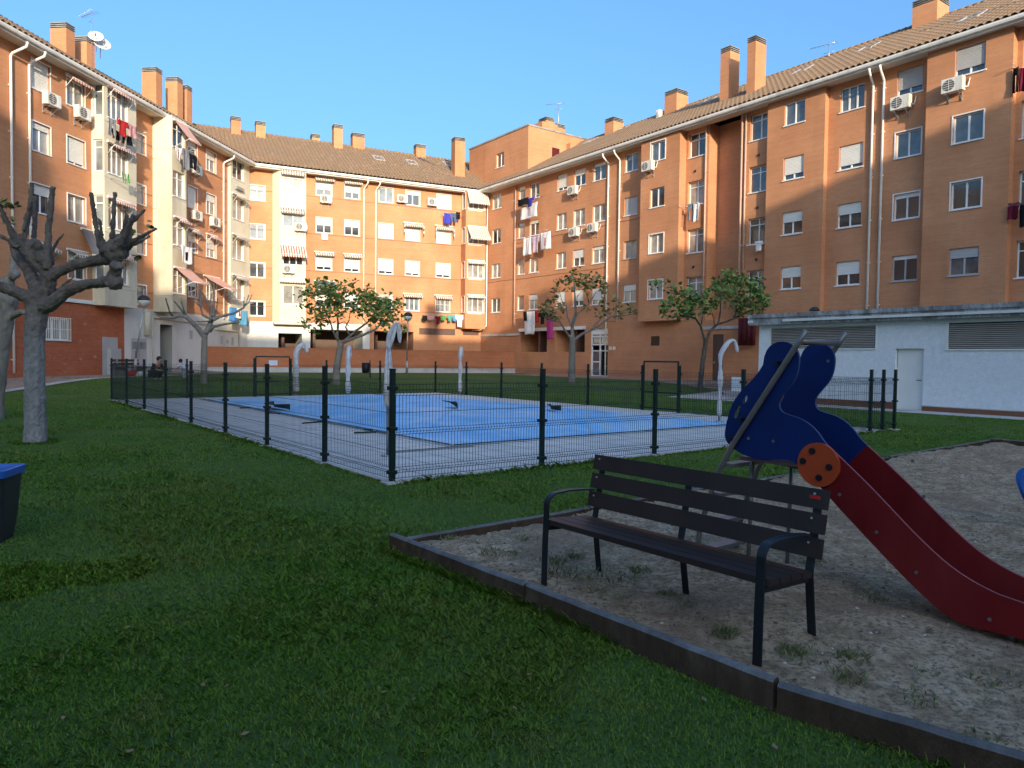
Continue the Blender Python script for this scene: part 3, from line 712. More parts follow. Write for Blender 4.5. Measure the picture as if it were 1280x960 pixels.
# cream bay with a chamfered left side
mb = MB(); BW = [(2.4, 3.85, 13.95-2.8*k, 15.05-2.8*k) for k in range(3)]+[(2.4, 3.9, 5.45, 6.85)]
panel(mb, FB, 2.15, 4.05, 4.1, ZE-.12, BW, d=.6); panel(mb, FB.side_r(4.05, .6), 0, .6, 4.1, ZE-.12)
mb.face([FB.P(1.75, 0, 4.1), FB.P(2.15, .6, 4.1), FB.P(2.15, .6, ZE-.12), FB.P(1.75, 0, ZE-.12)])
mb.fbox(FB, 1.78, 4.08, .0, .62, 3.95, 4.1, 1)
mb.build('bay', ['render_cream', 'concrete'], bt)
W(FB, BW, [dict(root=bt, panes=2, shut=.35, **gc), dict(root=bt, panes=2, shut=.2, glass='glass_frost'), dict(root=bt, panes=3, **gd), dict(root=bt, panes=2, **gc)], d=.6)
awning(bt, FB, 2.2, 3.95, 15.28, .6, .34, .3, 'aw_brown'); awning(bt, FB, 2.2, 3.95, 12.5, .6, .34, .3, 'aw_brown'); awning(bt, FB, 2.2, 4.02, 9.75, .6, .75, .72, 'aw_red', .2); awning(bt, FB, 2.1, 4.0, 7.15, .6, .3, .08, 'aw_brown', .08)
W(FB, ST, [dict(root=bt, glass='glass_frost', trim=.05), dict(root=bt, glass='glass_frost', trim=.05), dict(root=bt, trim=.05, **g), dict(root=bt, trim=.05, **gd)])
sp = [dict(shut=.62, **g), dict(shut=.5, **gd), dict(shut=.82, **gd), dict(shut=.55, **gd),
      dict(shut=.62, **gd), dict(shut=.45, **gd), dict(shut=.84), dict(shut=.7),
      dict(glass='glass_frost'), dict(shut=1), dict(shut=.85, **gd), dict(glass='glass_frost', shut=.2),
      dict(shut=.28, **gd), dict(shut=1), dict(shut=.88, **gd), dict(glass='glass_frost', grille=False, panes=3),
      dict(shut=1), dict(shut=1), dict(shut=.86, **gd), dict(glass='glass_mid', panes=3, grille=True)]
for s in sp: s['root'] = bt; s.setdefault('trim', .03)
W(FB, C_W, sp)
for u0, u1, k in ((4.75, 6.25, 0), (6.95, 8.35, 0), (4.75, 6.25, 2), (6.95, 8.35, 2), (11.7, 13.3, 3), (14.35, 15.9, 3)):
    awning(bt, FB, u0, u1, ROW[k]+1.33, 0, .36, .16, 'aw_brown', .16)
for u0, u1 in ((11.7, 13.3), (14.35, 15.9)):
    awning(bt, FB, u0, u1, ROW[1]+1.36, 0, .42, .2, 'aw_brown', .18)
    for x in (u0, u1):
        mb = MB()
        for k in range(4): mb.fbox(FB, x-.03, x+.03, .36, .42, ROW[1]+.35+.2*k, ROW[1]+.55+.2*k-.001*k, k % 2)
        mb.build('awning_tassel', ['aw_brown', 'white_paint'], bt)
awning(bt, FB, 4.75, 6.3, ROW[3]+1.95, 0, 1.0, .75, 'aw_slate', .05)
for u in (8.52, 9.47): downpipe(bt, FB, u, 4.2, ZE-.85)
# brick corner bay
KW = [(16.86, 18.3, ROW[k]+.0, ROW[k]+1.3) for k in range(4)]; KL = [(.22, .85, ROW[k], ROW[k]+1.3) for k in range(4)]
bay(bt, FB, 16.66, 18.45, 1.0, 4.05, KW, hl=KL)
W(FB, KW, [dict(root=bt, panes=3, glass='glass_curtain', trim=.05) for _ in KW], d=1.0)
W(FB.side_l(16.66, 0), KL, [dict(root=bt, panes=1, glass='glass_mid', trim=.04) for _ in KL])
awning(bt, FB, 16.7, 18.5, ROW[0]+1.42, 1.0, .62, .95, 'aw_grey', .18); awning(bt, FB, 16.75, 18.5, ROW[1]+1.38, 1.0, .95, 1.0, 'aw_grey', .2)
awning(bt, FB, 16.8, 18.35, ROW[2]+1.42, 1.0, .3, .14, 'aw_grey', .16); awning(bt, FB, 16.8, 18.35, ROW[3]+1.42, 1.0, .3, .14, 'aw_grey', .14)
mb = MB(); mb.tube([FB.P(18.56, 1.0, 14.8), FB.P(18.56, 1.0, 4.3), FB.P(18.2, .8, 4.0), FB.P(17.6, .3, 3.95)], .05, 8); mb.build('downpipe', 'downpipe', bt)
mb = MB(); mb.fbox(FB, 3.2, 3.5, .6, .64, 4.4, 4.42)
for k in range(4): mb.fbox(FB, 16.9, 18.1, 1.0, 1.015, ROW[k]-.14, ROW[k]-.1)
mb.fbox(FB, 5.3, 5.75, 0, .12, ROW[1]-.52, ROW[1]-.12); mb.build('wall_box', 'white_paint', bt)
rf_B = roof(bt, FB, -12.5, LENB+12, -9, LENB+5); eaves(bt, FB, FB.uv(_eaveLB), FB.uv(_eaveBR))
chimney(rf_B, FB, 417.5, 428.5, 155, 187, .8); chimney(rf_B, FB, 569, 581.5, 171, 222, .9)
chimney(rf_B, FB, 441, 456, 166, 185, .8, d=-6.1); chimney(rf_B, FB, 520.5, 532.5, 180, 195, .8, d=-6.1); chimney(rf_B, FB, 390, 400, 167, 176, .8, d=-6.8)
chimney(rf_B, FB, 289, 301, 145, 168, .8, d=-5.4); chimney(rf_B, FB, 320, 332, 151, 172, .8, d=-5.4)
for x, y in ((473, 199), (514, 204), (560, 206)): skylight(rf_B, FB, x, y)
mb = MB(); u, d, z = roof_hit(FB, 558, 205); mb.tube([FB.P(14.8, -5.5, ZE+(DE+5.5)*SL+.1), FB.P(16.9, -2.6, ZE+(DE+2.6)*SL+.1)], .12, 6); mb.build('roof_conduit', 'cable', rf_B)

# =================================================================== LEFT BLOCK
lt = thing('apartment_block', FL.P(-14, 0, .4), 'apartment block with cream rendered bays and air conditioners behind the bare pollarded tree', 'apartment block', 'brick apartment blocks round the courtyard')
LR = [13.68-2.8*k for k in range(4)]
def lrows(us, h=1.3, base=0.): return [(a, b, LR[k]+base, LR[k]+base+h) for a, b in us for k in range(4)]
L_A = lrows([(-19.87, -18.77), (-17.72, -16.5)]); L_S = lrows([(-12.55, -11.72)], 1.05, -.85); L_C = lrows([(-7.52, -6.5), (-5.42, -4.28)]); L_X = lrows([(-24.2, -23.1), (-26.6, -25.4), (-31, -29.9), (-34, -32.9), (-39, -37.9)])
BARW = (-19.2, -17.65, 2.25, 3.28, .12); DW1 = (-10.42, -9.22, .5, 3.4, .9); DW2 = (-13.05, -11.7, .4, 2.5, .05)
def wl(z, u):
    if z > 4.2: return 0
    return 2 if u > -13.6 else 1
mb = MB()
panel(mb, FL, -48, -16.04, 0, ZE-.12, L_A+L_X+[BARW], m=wl, cut=(4.2,)); panel(mb, FL, -16.04, -13.6, 0, 4.2, m=1); panel(mb, FL, -13.6, -13.5, 0, 4.2, m=2)
panel(mb, FL, -13.5, -11.05, 0, ZE-.12, L_S+[DW2], m=wl, cut=(4.2,)); panel(mb, FL, -11.05, -9.63, 0, 4.2, [DW1], m=2)
panel(mb, FL, -9.63, .3, 0, ZE-.12, L_C+[DW1], m=wl, cut=(4.2,))
back_box(mb, FL, -48, 12)
mb.build('wall', ['brick', 'brick_base', 'render_white'], lt)
mb = MB(); mb.fbox(FL, -18.2, -16.04, .0, .1, 4.12, 4.3); mb.build('string_course', 'white_paint', lt)
mb = MB(); mb.face([FL.P(DW1[0], -.9, .5), FL.P(DW1[1], -.9, .5), FL.P(DW1[1], -.9, 3.4), FL.P(DW1[0], -.9, 3.4)]); mb.build('doorway', 'grey_door', lt)
mb = MB(); mb.fbox(FL, DW2[0], DW2[1], -.04, .02, .4, 2.5); mb.fbox(FL, -12.4, -12.37, .02, .03, .45, 2.45, 1); mb.fbox(FL, -12.75, -12.65, .02, .04, 1.5, 1.8, 1)
for k in range(2): mb.fbox(FL, DW2[0]+.06+k*.68, DW2[0]+.6+k*.68, .02, .03, 1.9, 2.3, 1)
mb.build('utility_door', ['grey_door', 'concrete_dark'], lt)
mb = MB(); mb.fbox(FL, -15.35, -14.15, .001, .006, .45, 2.5); mb.fbox(FL, -15.0, -14.2, .0, .25, .45, 1.9); mb.build('utility_box', 'grey_door', lt)
for u, z in ((-7.4, 2.6), (-3.7, 2.4), (-3.0, 2.45), (-2.3, 2.35)): mb = MB(); mb.fbox(FL, u, u+.3, 0, .03, z, z+.55 if u != -3.0 else z+.25); mb.build('wall_vent', 'grey_door', lt)
mb = MB(); mb.tube([FL.P(-11.75, .1, 4.0), FL.P(-11.75, .1, 2.7)], .16, 8); mb.tube([FL.P(-11.2, .06, .5), FL.P(-11.2, .06, 3.75), FL.P(-4.6, .06, 3.6)], .04, 6)
mb.tube([FL.P(-1.9, .06, 1.9), FL.P(-1.3, .06, 1.9), FL.P(-1.3, .06, 3.3), FL.P(-4.4, .06, 3.35)], .06, 6); mb.build('wall_pipe', 'render_cream', lt)
W(FL, L_A, [dict(root=lt, shut=1), dict(root=lt, shut=.2, **gc), dict(root=lt, shut=.35, **gd), dict(root=lt, shut=.5, **gd),
            dict(root=lt, shut=.05, **gc), dict(root=lt, shut=.94, **gd), dict(root=lt, shut=0, **gc), dict(root=lt, shut=.3, **gd)], trim=.05)
W(FL, L_X, [dict(root=lt, shut=random.choice([0, .3, .7, 1])) for _ in L_X], trim=.05)
W(FL, L_S, [dict(root=lt, panes=1, glass='glass_frost', trim=.08) for _ in L_S])
W(FL, L_C, [dict(root=lt, shut=.3, **g), dict(root=lt, shut=1), dict(root=lt, shut=.5, **g), dict(root=lt, shut=.5, **gd),
            dict(root=lt, shut=.4, **gc), dict(root=lt, shut=.35, **gc), dict(root=lt, shut=.6, **gc), dict(root=lt, shut=.2, **gc)], trim=.05)
window(lt, FL, *BARW[:4], rec=.12, grille=True, panes=3, **gc)
for u in (-21.12, -20.1): downpipe(lt, FL, u, .7, ZE-.85)
downpipe(lt, FL, -3.42, 4.1, ZE-.85)
# bays
b1w = [(-15.75, -14.2, LR[k]+.0, LR[k]+1.55) for k in range(4)]; b1l = [(.1, .62, LR[k], LR[k]+1.6) for k in range(4)]
bay(lt, FL, -16.04, -13.5, .7, 4.1, b1w, 'render_cream', hl=b1l, slabs=True)
W(FL, b1w, [dict(root=lt, panes=4, transom=h[3]-.35, **gc) for h in b1w], d=.7, rec=.1); W(FL.side_l(-16.04, 0), b1l, [dict(root=lt, panes=1, transom=h[3]-.4, glass='glass_frost') for h in b1l])
for k in range(4): awning(lt, FL, -15.85, -14.1, LR[k]+1.55, .7, .42, .18, 'aw_red', .14)
b2w = [(-10.95, -9.8, LR[k]-.1, LR[k]+1.35) for k in range(4)]
bay(lt, FL, -11.05, -9.63, 1.2, 4.1, b2w, 'render_cream', slabs=True)
W(FL, b2w, [dict(root=lt, panes=2, transom=h[3]-.4, **(gd if i == 0 else gc)) for i, h in enumerate(b2w)], d=1.2)
b3w = [(-2.5, -.95, LR[k]+.25, LR[k]+1.75) for k in range(4)]
bay(lt, FL, -2.75, -.1, .22, 4.1, b3w, 'render_cream')
W(FL, b3w, [dict(root=lt, panes=2, **(gd if i == 0 else gc)) for i, h in enumerate(b3w)], d=.22)
for k in (1, 2, 3): awning(lt, FL, -2.6, -.85, LR[k]+1.95, .22, .4, .2, ['', 'aw_brown', 'aw_brown', 'aw_grey'][k], .14)
mb = MB(); mb.fbox(FL, -2.2, -1.2, .22, .4, LR[0]-.5, LR[0]-.3); mb.build('planter', 'concrete_dark', lt)
awning(lt, FL, -10.95, -9.7, LR[0]+1.4, 1.2, 1.0, 1.1, 'aw_salmon', .12); awning(lt, FL, -10.95, -9.7, LR[2]+1.5, 1.2, .45, .2, 'aw_red', .14); awning(lt, FL, -10.95, -9.3, LR[3]+1.4, 1.2, 1.2, .85, 'aw_salmon', .06)
awning(lt, FL, -5.9, -3.9, LR[3]+1.5, 0, 1.5, .8, 'aw_salmon', .06); awning(lt, FL, -7.6, -6.4, LR[2]+1.45, 0, .4, .18, 'aw_brown', .14); awning(lt, FL, -5.5, -4.2, LR[2]+1.45, 0, .4, .18, 'aw_red', .14)
awning(lt, FL, -17.85, -16.4, LR[0]+1.4, 0, .45, .2, 'aw_red', .15); awning(lt, FL, -19.95, -18.7, LR[3]+1.4, 0, .5, .25, 'aw_brown', .16); awning(lt, FL, -17.85, -16.4, LR[3]+1.4, 0, .6, .25, 'aw_brown', .18)
awning(lt, FL, -16.9, -16.15, LR[2]-.25, 0, .7, 1.3, 'aw_slate', .05)
rf_L = roof(lt, FL, -48, 12.3, -26, 9); eaves(lt, FL, -48, FL.uv(_eaveLB))
def lchim(x0, x1, yt, yb, d=-5.6):
    xc = (x0+x1)/2; u, _ = FL.at(xc, yb, d); _, zt = FL.at(xc, yt, d); p = np.array(FL.P(u, d, 0)); w = (x1-x0)/FPX*p[1]*.97
    mb = MB(); zc = zt-.34; mb.fbox(FL, u-.35, u+.35, d-w/2, d+w/2, ZE+(DE-d)*SL-.8, zc); c = mb.build('chimney', 'brick', rf_L)
    mb = MB()
    for k in range(3): mb.fbox(FL, u-.37, u+.37, d-w/2-.02, d+w/2+.02, zc+.11*k+.05, zc+.11*k+.10, 0)
    mb.fbox(FL, u-.25, u+.25, d-w/2+.1, d+w/2-.1, zc, zt-.02, 1); mb.build('chimney_cap', ['concrete_dark', 'dark_hole'], c)
for q in ((67.5, 89.5, 31, 66), (97, 114.5, 48, 80), (180.5, 200, 86, 130), (210, 226, 98, 146), (226.5, 237.5, 108, 150)): lchim(*q)
skylight(rf_L, FL, 282, 166)

# =================================================================== BLOCK CLOSING THE COURTYARD BEHIND THE CAMERA (throws the long shadow)
SH_N = np.array([-.47, .8826]); SH_T = np.array([.8826, .47])
FK = Fr(SH_N*-70.0, SH_T, SH_N)
kt = thing('apartment_block', FK.P(0, 0, 0), 'orange brick apartment block standing behind the viewer, whose roof shades the lawn', 'apartment block', 'brick apartment blocks round the courtyard')
# height chosen so that the shadow edge falls on the facades where the photograph shows it
TE = math.tan(rad(13.1))*.992
def zsh(z, w): return z+(-10-w)*TE
KH = [(u, u+1.2, ROW[k]+2.8*j, ROW[k]+2.8*j+1.2) for u in range(-60, 66, 6) for k in range(4) for j in (0, 4, 8)]
KE = zsh(19.2, -74.5)-3.9
mb = MB(); panel(mb, FK, -80, 80, 0, KE, [h for h in KH if h[3] < KE-.3]); mb.fbox(FK, -80, 80, -9.4, -9, 0, KE); mb.fbox(FK, -80, -79.7, -9, 0, 0, KE); mb.fbox(FK, 79.7, 80, -9, 0, 0, KE); mb.build('wall', 'brick', kt)
for i, h in enumerate(KH):
    if -20 < h[0] < 20 and h[3] < KE-.3: window(kt, FK, *h, shut=[0, .4, .8, 1][(i*7) % 4])
mb = MB(); zr = KE+3.9; mb.face([FK.P(-81, .7, KE), FK.P(81, .7, KE), FK.P(81, -4.5, zr), FK.P(-81, -4.5, zr)]); mb.face([FK.P(-81, -4.5, zr), FK.P(81, -4.5, zr), FK.P(81, -9.7, KE), FK.P(-81, -9.7, KE)])
krf = mb.build('roof', 'roof_tile', kt)
VS = (.27*.8826-.963*.47)/(.27*-.47-.963*.8826)      # sideways drift of a sun ray per metre away from the courtyard
def kv(v, w=-74.5): return v+(w+10)*VS
def kblock(name, v0, v1, z, parent, d0=-5.2, d1=-3.8):
    mb = MB(); mb.fbox(FK, kv(v0), kv(v1), d0, d1, 17, zsh(z, -74.5)); mb.build(name, 'brick', parent)
kblock('stair_tower', -60, -14.6, 23.6, kt, -7, -2.5)
kblock('chimney', -14.3, -13.0, 21.0, krf); kblock('chimney', -12.0, -11.0, 20.6, krf)
for vx, hz in ((7.3, 21.9), (4.7, 20.4), (2.2, 20.0), (14.5, 20.6)): kblock('chimney', vx, vx+1.0, hz, krf)

def cable(root, fr, u0, u1, z, d=.02):
    mb = MB(); n = max(2, int((u1-u0)/1.2)); mb.tube([fr.P(u0+(u1-u0)*i/n, d, z-.03*(i % 2)) for i in range(n+1)], .013, 4, sm=False); mb.build('wall_cable', 'cable', root)
for k in range(4):
    cable(bt, FB, -.2, 1.74, ROW[k]-.12); cable(bt, FB, 4.1, 16.6, ROW[k]-.14+.02*k); cable(lt, FL, -9.6, -2.8, LR[k]-.12); cable(lt, FL, -13.45, -11.1, LR[k]-.16); cable(rt, FR, 4.9, 15.1, ROW[k]-.35) if k in (1, 2) else None
cable(rt, FR, .2, 4.7, ROW[2]-.3); cable(rt, FR, 16.3, 18.6, ROW[1]-.3)

# =================================================================== AIR CONDITIONERS
acs = [
 (FR, 19.5, 13.22, .56, "white air conditioner under a top floor window nearest the recessed light well"),
 (FR, 11.85, 13.2, 0, "white air conditioner under a top floor window, left of the right block's left downpipe pair"),
 (FR, 12.05, 10.25, 0, "left air conditioner of the pair hung close together on the right block"),
 (FR, 13.95, 10.3, 0, "right air conditioner of the pair hung close together on the right block"),
 (FR, 34.4, 13.1, 0, "white air conditioner just right of the twin downpipes above the white annex"),
 (FR, 36.75, 13.1, .4, 'white air conditioner with round grille under the top window nearest the upper right corner'),
 (FB, 5.55, 13.2, 0, "white air conditioner under a striped awning window on the sunlit block's top floor"),
 (FB, 11.5, 13.85, 0, 'white air conditioner left of a half shuttered top floor window of the sunlit block'),
 (FB, 14.05, 13.85, 0, 'white air conditioner left of a fully shuttered top floor window near the corner bay'),
 (FB, 3.6, 10.85, .6, 'white air conditioner below the second window of the cream bay on the sunlit block'),
 (FB, 2.75, 7.7, .6, 'white air conditioner below the red striped awning on the cream bay'),
 (FL, -19.0, 13.1, 0, 'white air conditioner under the closed white shutter at the upper left, beside the downpipe'),
 (FL, -17.0, 13.15, 0, "white air conditioner under a red striped awning, left of the glazed cream bay"),
 (FL, -7.0, 12.95, 0, "white air conditioner beside hanging laundry at the top of the plain cream bay"),
 (FL, -7.0, 10.1, 0, 'white air conditioner one floor below the salmon awning, right beside the plain cream bay'),
 (FL, -4.85, 10.1, 0, 'white air conditioner just left of the downpipe near the corner of the left block'),
]
for fr, u, z, d, lab in acs: air_con(fr, u, z, lab, d)
u, d, z = roof_hit(FR, 827, 140); air_con(Fr(FR.o-FR.n*5.4, FR.t, FR.n).side_l(FR.at(829, 135, -5.4)[0]-.05, -.2), .0, 18.9, 'white air conditioner mounted on the side of a roof chimney', 0)
for (fr, u0, u1, z, d, root) in ((FL, -15.8, -13.6, LR[0]-.15, .7, lt), (FL, -11.0, -9.7, LR[0]-.05, 1.2, lt), (FL, -15.6, -13.6, LR[1]-.2, .7, lt), (FL, -11.0, -9.7, LR[2]-.15, 1.2, lt), (FL, -2.5, -.9, LR[3]+.1, .22, lt),
        (FB, 14.8, 16.6, ROW[0]-.5, 0, bt), (FB, 13.3, 16.9, 5.15, 0, bt), (FR, 5.2, 8.2, ROW[0]+.05, 0, rt), (FR, 5.6, 9.3, ROW[1]+.1, 0, rt), (FR, 5.6, 9.6, ROW[3]-.25, 0, rt),
        (FR, 21.9, 23.2, ROW[1]-.25, 0, rt), (FR, 26.2, 27.3, ROW[2]-.25, 0, rt), (FR, 38.95, 40.6, ROW[0]-.2, 0, rt), (FR, 38.95, 40.6, ROW[2]-.2, 0, rt)):
    clothesline(root, fr, u0, u1, z, d)
# laundry, measured on the photograph and hung on real lines in front of the walls
d7, d12 = 1.3, 1.75
gx(FL, 136, 145, 148, 170, 'grey trousers hanging below the top windows of the glazed cream bay', 'c_grey', d7, kind='trousers', name='trousers', cat='trousers')
gx(FL, 146, 160, 150, 170, 'bright red top hanging below the top windows of the glazed cream bay', 'c_red', d7, kind='shirt', name='shirt', cat='shirt')
gx(FL, 160, 170, 156, 172, "dusty pink cloth right of the bright red top on the glazed cream bay", 'c_pink', d7)
gx(FL, 139, 167, 166, 178, 'row of dark socks under the red top on the glazed cream bay', 'c_black', d7-.2, kind='socks', name='socks', cat='socks')
gx(FL, 152, 162, 216, 228, 'small green socks on the second laundry line of the glazed cream bay', 'c_green', d7, kind='socks', name='socks', cat='socks')
gx(FL, 219, 228, 184, 201, 'red and white garment under the salmon awning', 'c_red', d12, kind='shirt', name='shirt', cat='shirt', mats=['c_white', 'c_red'])
gx(FL, 228, 236, 186, 212, 'long grey cloth under the salmon awning beside the plain cream bay', 'c_grey', d12)
gx(FL, 236, 246, 193, 211, 'dark trousers at the end of the line under the salmon awning', 'c_black', d12, kind='trousers', name='trousers', cat='trousers')
gx(FL, 227, 240, 308, 330, 'white cloth with black print below a cream bay window above the bare young tree', 'c_white', d12, mats=['c_white', 'c_black'])
gx(FL, 287, 297, 384, 402, 'sky blue cloth hung low at the corner behind the bare young tree', 'c_sky', .9)
gx(FL, 296, 302, 385, 398, 'white and red cloth between two blue cloths at the corner', 'c_white', .95, mats=['c_white', 'c_red'])
gx(FL, 300, 310, 388, 407, 'pale cyan cloth at the end of the low line at the corner', 'c_cyan', .85)
gx(FB, 555, 563, 266, 280, 'deep blue towel hung beside the brick corner bay of the sunlit block', 'c_blue')
gx(FB, 563.5, 571, 266, 278, 'steel blue trousers hung next to the deep blue towel', 'c_steel', kind='trousers', name='trousers', cat='trousers')
gx(FB, 570, 575, 265, 274, 'small black sock hung next to steel blue trousers', 'c_black')
for x0, x1, y0, y1, m, l, k in ((528, 534, 394, 401, 'c_black', 'black cloth at the left end of the long first floor line', 'towel'), (535, 543, 394, 400, 'c_pink', 'dusty pink cloth on the long first floor line', 'towel'),
        (544, 551, 395, 405, 'c_maroon', 'maroon shirt in the middle of the long first floor line', 'shirt'), (551.5, 557, 394, 400.5, 'c_green', 'green cloth on the long first floor line', 'towel'),
        (559, 566, 394, 401.5, 'c_teal', 'teal shirt on the long first floor line', 'shirt'), (566.5, 571, 394, 401.5, 'c_sky', 'blue cloth beside a white shirt on the long first floor line', 'towel'),
        (569, 580, 393, 409, 'c_white', 'white shirt at the right end of the long first floor line', 'shirt')):
    gx(FB, x0, x1, y0, y1, l, m, kind=k, name='shirt' if k == 'shirt' else 'laundry', cat='shirt' if k == 'shirt' else 'laundry')
gx(FR, 647, 660, 248, 257, 'dark cloth on the top line of the right block near the corner', 'c_black', .75)
gx(FR, 657, 668, 247, 258, 'blue shirt on the top line of the right block near the corner', 'c_blue', .7, kind='shirt', name='shirt', cat='shirt')
gx(FR, 651, 672, 255, 273, 'large white printed towel on the top line of the right block', 'c_white', .55, mats=['c_white', 'c_lilac'])
gx(FR, 654, 664, 297, 319, 'long white towel on the middle line of the right block', 'c_white', .65)
gx(FR, 664.5, 674, 295, 316, 'lilac shirt on the middle line of the right block', 'c_lilac', .65, kind='shirt', name='shirt', cat='shirt')
gx(FR, 675, 688, 290, 312, 'white and pink cloth at the right end of the middle line of the right block', 'c_white', .65, mats=['c_white', 'c_pink'])
gx(FR, 654, 658, 389, 401, 'narrow black cloth on the low line beside a long white dress', 'c_black', .7)
gx(FR, 656, 668, 389, 418, 'long white dress on the low line of the right block', 'c_white', .62)
gx(FR, 668.5, 673, 388, 403, 'red cloth between the white dress and a black shirt', 'c_red', .62)
gx(FR, 673, 683, 390, 405, 'black shirt on the low line of the right block', 'c_black', .62, kind='shirt', name='shirt', cat='shirt')
gx(FR, 683, 690.5, 397, 424, 'magenta cloth hanging in front of the brick pier', 'c_magenta', .62)
gx(FR, 860, 867, 254, 276, 'grey trousers hung beneath a window beside the recessed light well', 'c_grey', .5, kind='trousers', name='trousers', cat='trousers')
gx(FR, 867, 874, 254, 277, 'white cloth hung beside grey trousers near the recessed light well', 'c_white', .5, mats=['c_white', 'c_grey'])
gx(FR, 943, 953, 301, 314, 'small white cloth hung under an open window right of the light well', 'c_white', .3, kind='shirt', name='shirt', cat='shirt')
gx(FR, 1266, 1273, 84, 116, 'dark trousers hanging at the upper right corner', 'c_black', .5, kind='trousers', name='trousers', cat='trousers')
gx(FR, 1274, 1282, 84, 114, 'dark maroon cloth hanging beside dark trousers at the upper right', 'c_maroon', .5)
gx(FR, 1260, 1274, 253, 274, 'wine red towel hung in the recess at the right edge', 'c_maroon', .5)
gx(FR, 1274, 1283, 253, 284, 'black cloth hung beside a wine red towel at the right edge', 'c_black', .5)

# =================================================================== ROOF AERIALS
def aerial(p, h, label, rot=0, dishes=0, n=7, boom=1.1):
    t = thing('roof_aerial', p, label, 'aerial'); p = np.array(p, float)
    mb = MB(); mb.tube([p, p+[0, 0, h]], .025, 6); mb.build('mast', 'antenna', t)
    mb = MB(); c, s = math.cos(rot), math.sin(rot); a = np.array([c, s, 0]); b = np.array([-s, c, 0]); q = p+[0, 0, h-.1]
    mb.tube([q-a*boom*.35, q+a*boom], .016, 5)
    for i in range(n): x = q-a*boom*.35+a*boom*1.35*i/(n-1); w = .32-.022*i; mb.tube([x-b*w, x+b*w], .010, 4)
    mb.tube([q+[0, 0, -.5]-a*.3, q+[0, 0, -.5]+a*.3], .012, 4); mb.build('yagi_array', 'antenna', t)
    return t
def dish(p, r, az, label):
    t = thing('satellite_dish', p, label, 'satellite dish'); p = np.array(p, float); ax = np.array([math.cos(az)*.85, math.sin(az)*.85, .5]); ax /= np.linalg.norm(ax)
    x = np.cross(ax, [0, 0, 1]); x /= np.linalg.norm(x); y = np.cross(x, ax); mb = MB(); rings = []; n = 20
    for k in range(6): rr = r*k/5; rings.append([mb.vert(p+x*rr*math.cos(2*math.pi*i/n)+y*rr*math.sin(2*math.pi*i/n)+ax*(.28*rr*rr/r)) for i in range(n)])
    for q, w in zip(rings[:-1], rings[1:]):
        for i in range(n): mb.ifc([q[i], q[(i+1) % n], w[(i+1) % n], w[i]], 0, None, True)
    o = mb.build('reflector', 'dish', t); s = o.modifiers.new('t', 'SOLIDIFY'); s.thickness = .02
    mb = MB(); mb.tube([p-y*r, p-y*r*.6+ax*r*.9], .012, 5); mb.obox(p-y*r*.55+ax*r*.95, x, y, ax, .05, .05, .07); mb.tube([p-ax*.02, p-ax*.25, p-ax*.3-np.array([0, 0, .6])], .025, 6); mb.build('feed_arm', 'antenna', t)
u0, z0 = FL.at(115, 77, -5.2); pa = FL.P(u0, -5.2, z0-.6); aerial(pa, FL.at(115, 14, -5.2)[1]-pa[2], 'tall roof aerial carrying satellite dishes beside a chimney of the left block', 2.6)
ud, zd = FL.at(118, 47, -5.1); dish(FL.P(ud, -5.0, zd), .42, -1.1, 'upper white satellite dish on the roof of the left block')
ud, zd = FL.at(123, 56, -5.1); dish(FL.P(ud, -4.9, zd), .5, -.8, 'larger lower white satellite dish on the roof of the left block')
u0, z0 = FR.at(698, 160, -5); aerial(FR.P(u0, -5, z0-.6), FR.at(698, 128, -5)[1]-z0+.6, 'roof aerial beside the stair tower chimney', 2.8)
u0, z0 = FR.at(1036, 72, -6.3); aerial(FR.P(u0, -6.3, z0-.6), FR.at(1036, 57, -6.3)[1]-z0+.8, 'small roof aerial on the ridge of the right block', 2.4)

# =================================================================== WHITE ANNEX
OW = 7.985; FW = Fr(FR.o+FR.n*OW, FR.t, FR.n)
wt = thing('annex_building', FW.P(38, 0, 0), 'low white rendered annex with louvred openings and a stained flat roof behind the slide', 'annex')
LV = [(33.2, 37.6, 2.16, 2.98, .12), (39.93, 45.5, 2.12, 2.98, .12), (48, 52, 2.12, 2.98, .12)]; WD = (38.27, 39.22, -.05, 2.14, .22)
mb = MB(); panel(mb, FW, 32.7, 56, -.1, 3.12, LV+[WD]); panel(mb, FW.side_l(32.7, -7.9), 0, 7.9, -.1, 3.12); panel(mb, FW.side_r(56, 0), 0, 7.9, -.1, 3.12); mb.build('wall', 'stucco', wt)
mb = MB(); mb.fbox(FW, 32.35, 56.3, -7.9, .28, 3.12, 3.52); mb.fbox(FW, 32.35, 56.3, .28, .33, 3.40, 3.55)
mb.build('roof', 'stained_slab', wt)
mb = MB(); mb.fbox(FW, 34.0, 56, .29, .37, 3.22, 3.31); mb.fbox(FW, 32.4, 32.6, .29, .36, 3.2, 3.3); mb.build('gutter', 'gutter_white', wt)
for q in LV:
    mb = MB(); mb.fbox(FW, q[0], q[1], -.11, -.10, q[2], q[3], 1); z = q[2]+.03
    while z < q[3]-.03:
        mb.hexa([FW.P(q[0], -.09, z+.035), FW.P(q[1], -.09, z+.035), FW.P(q[1], -.09, z+.045), FW.P(q[0], -.09, z+.045)][::-1], [FW.P(q[0], -.01, z), FW.P(q[1], -.01, z), FW.P(q[1], -.01, z+.01), FW.P(q[0], -.01, z+.01)][::-1]); z += .062
    for x in (q[0], q[1]-.05): mb.fbox(FW, x, x+.05, -.05, .02, q[2], q[3], 2)
    mb.fbox(FW, q[0], q[1], -.05, .04, q[2]-.05, q[2], 2)
    mb.build('louvre', ['louver', 'dark_hole', 'white_paint'], wt)
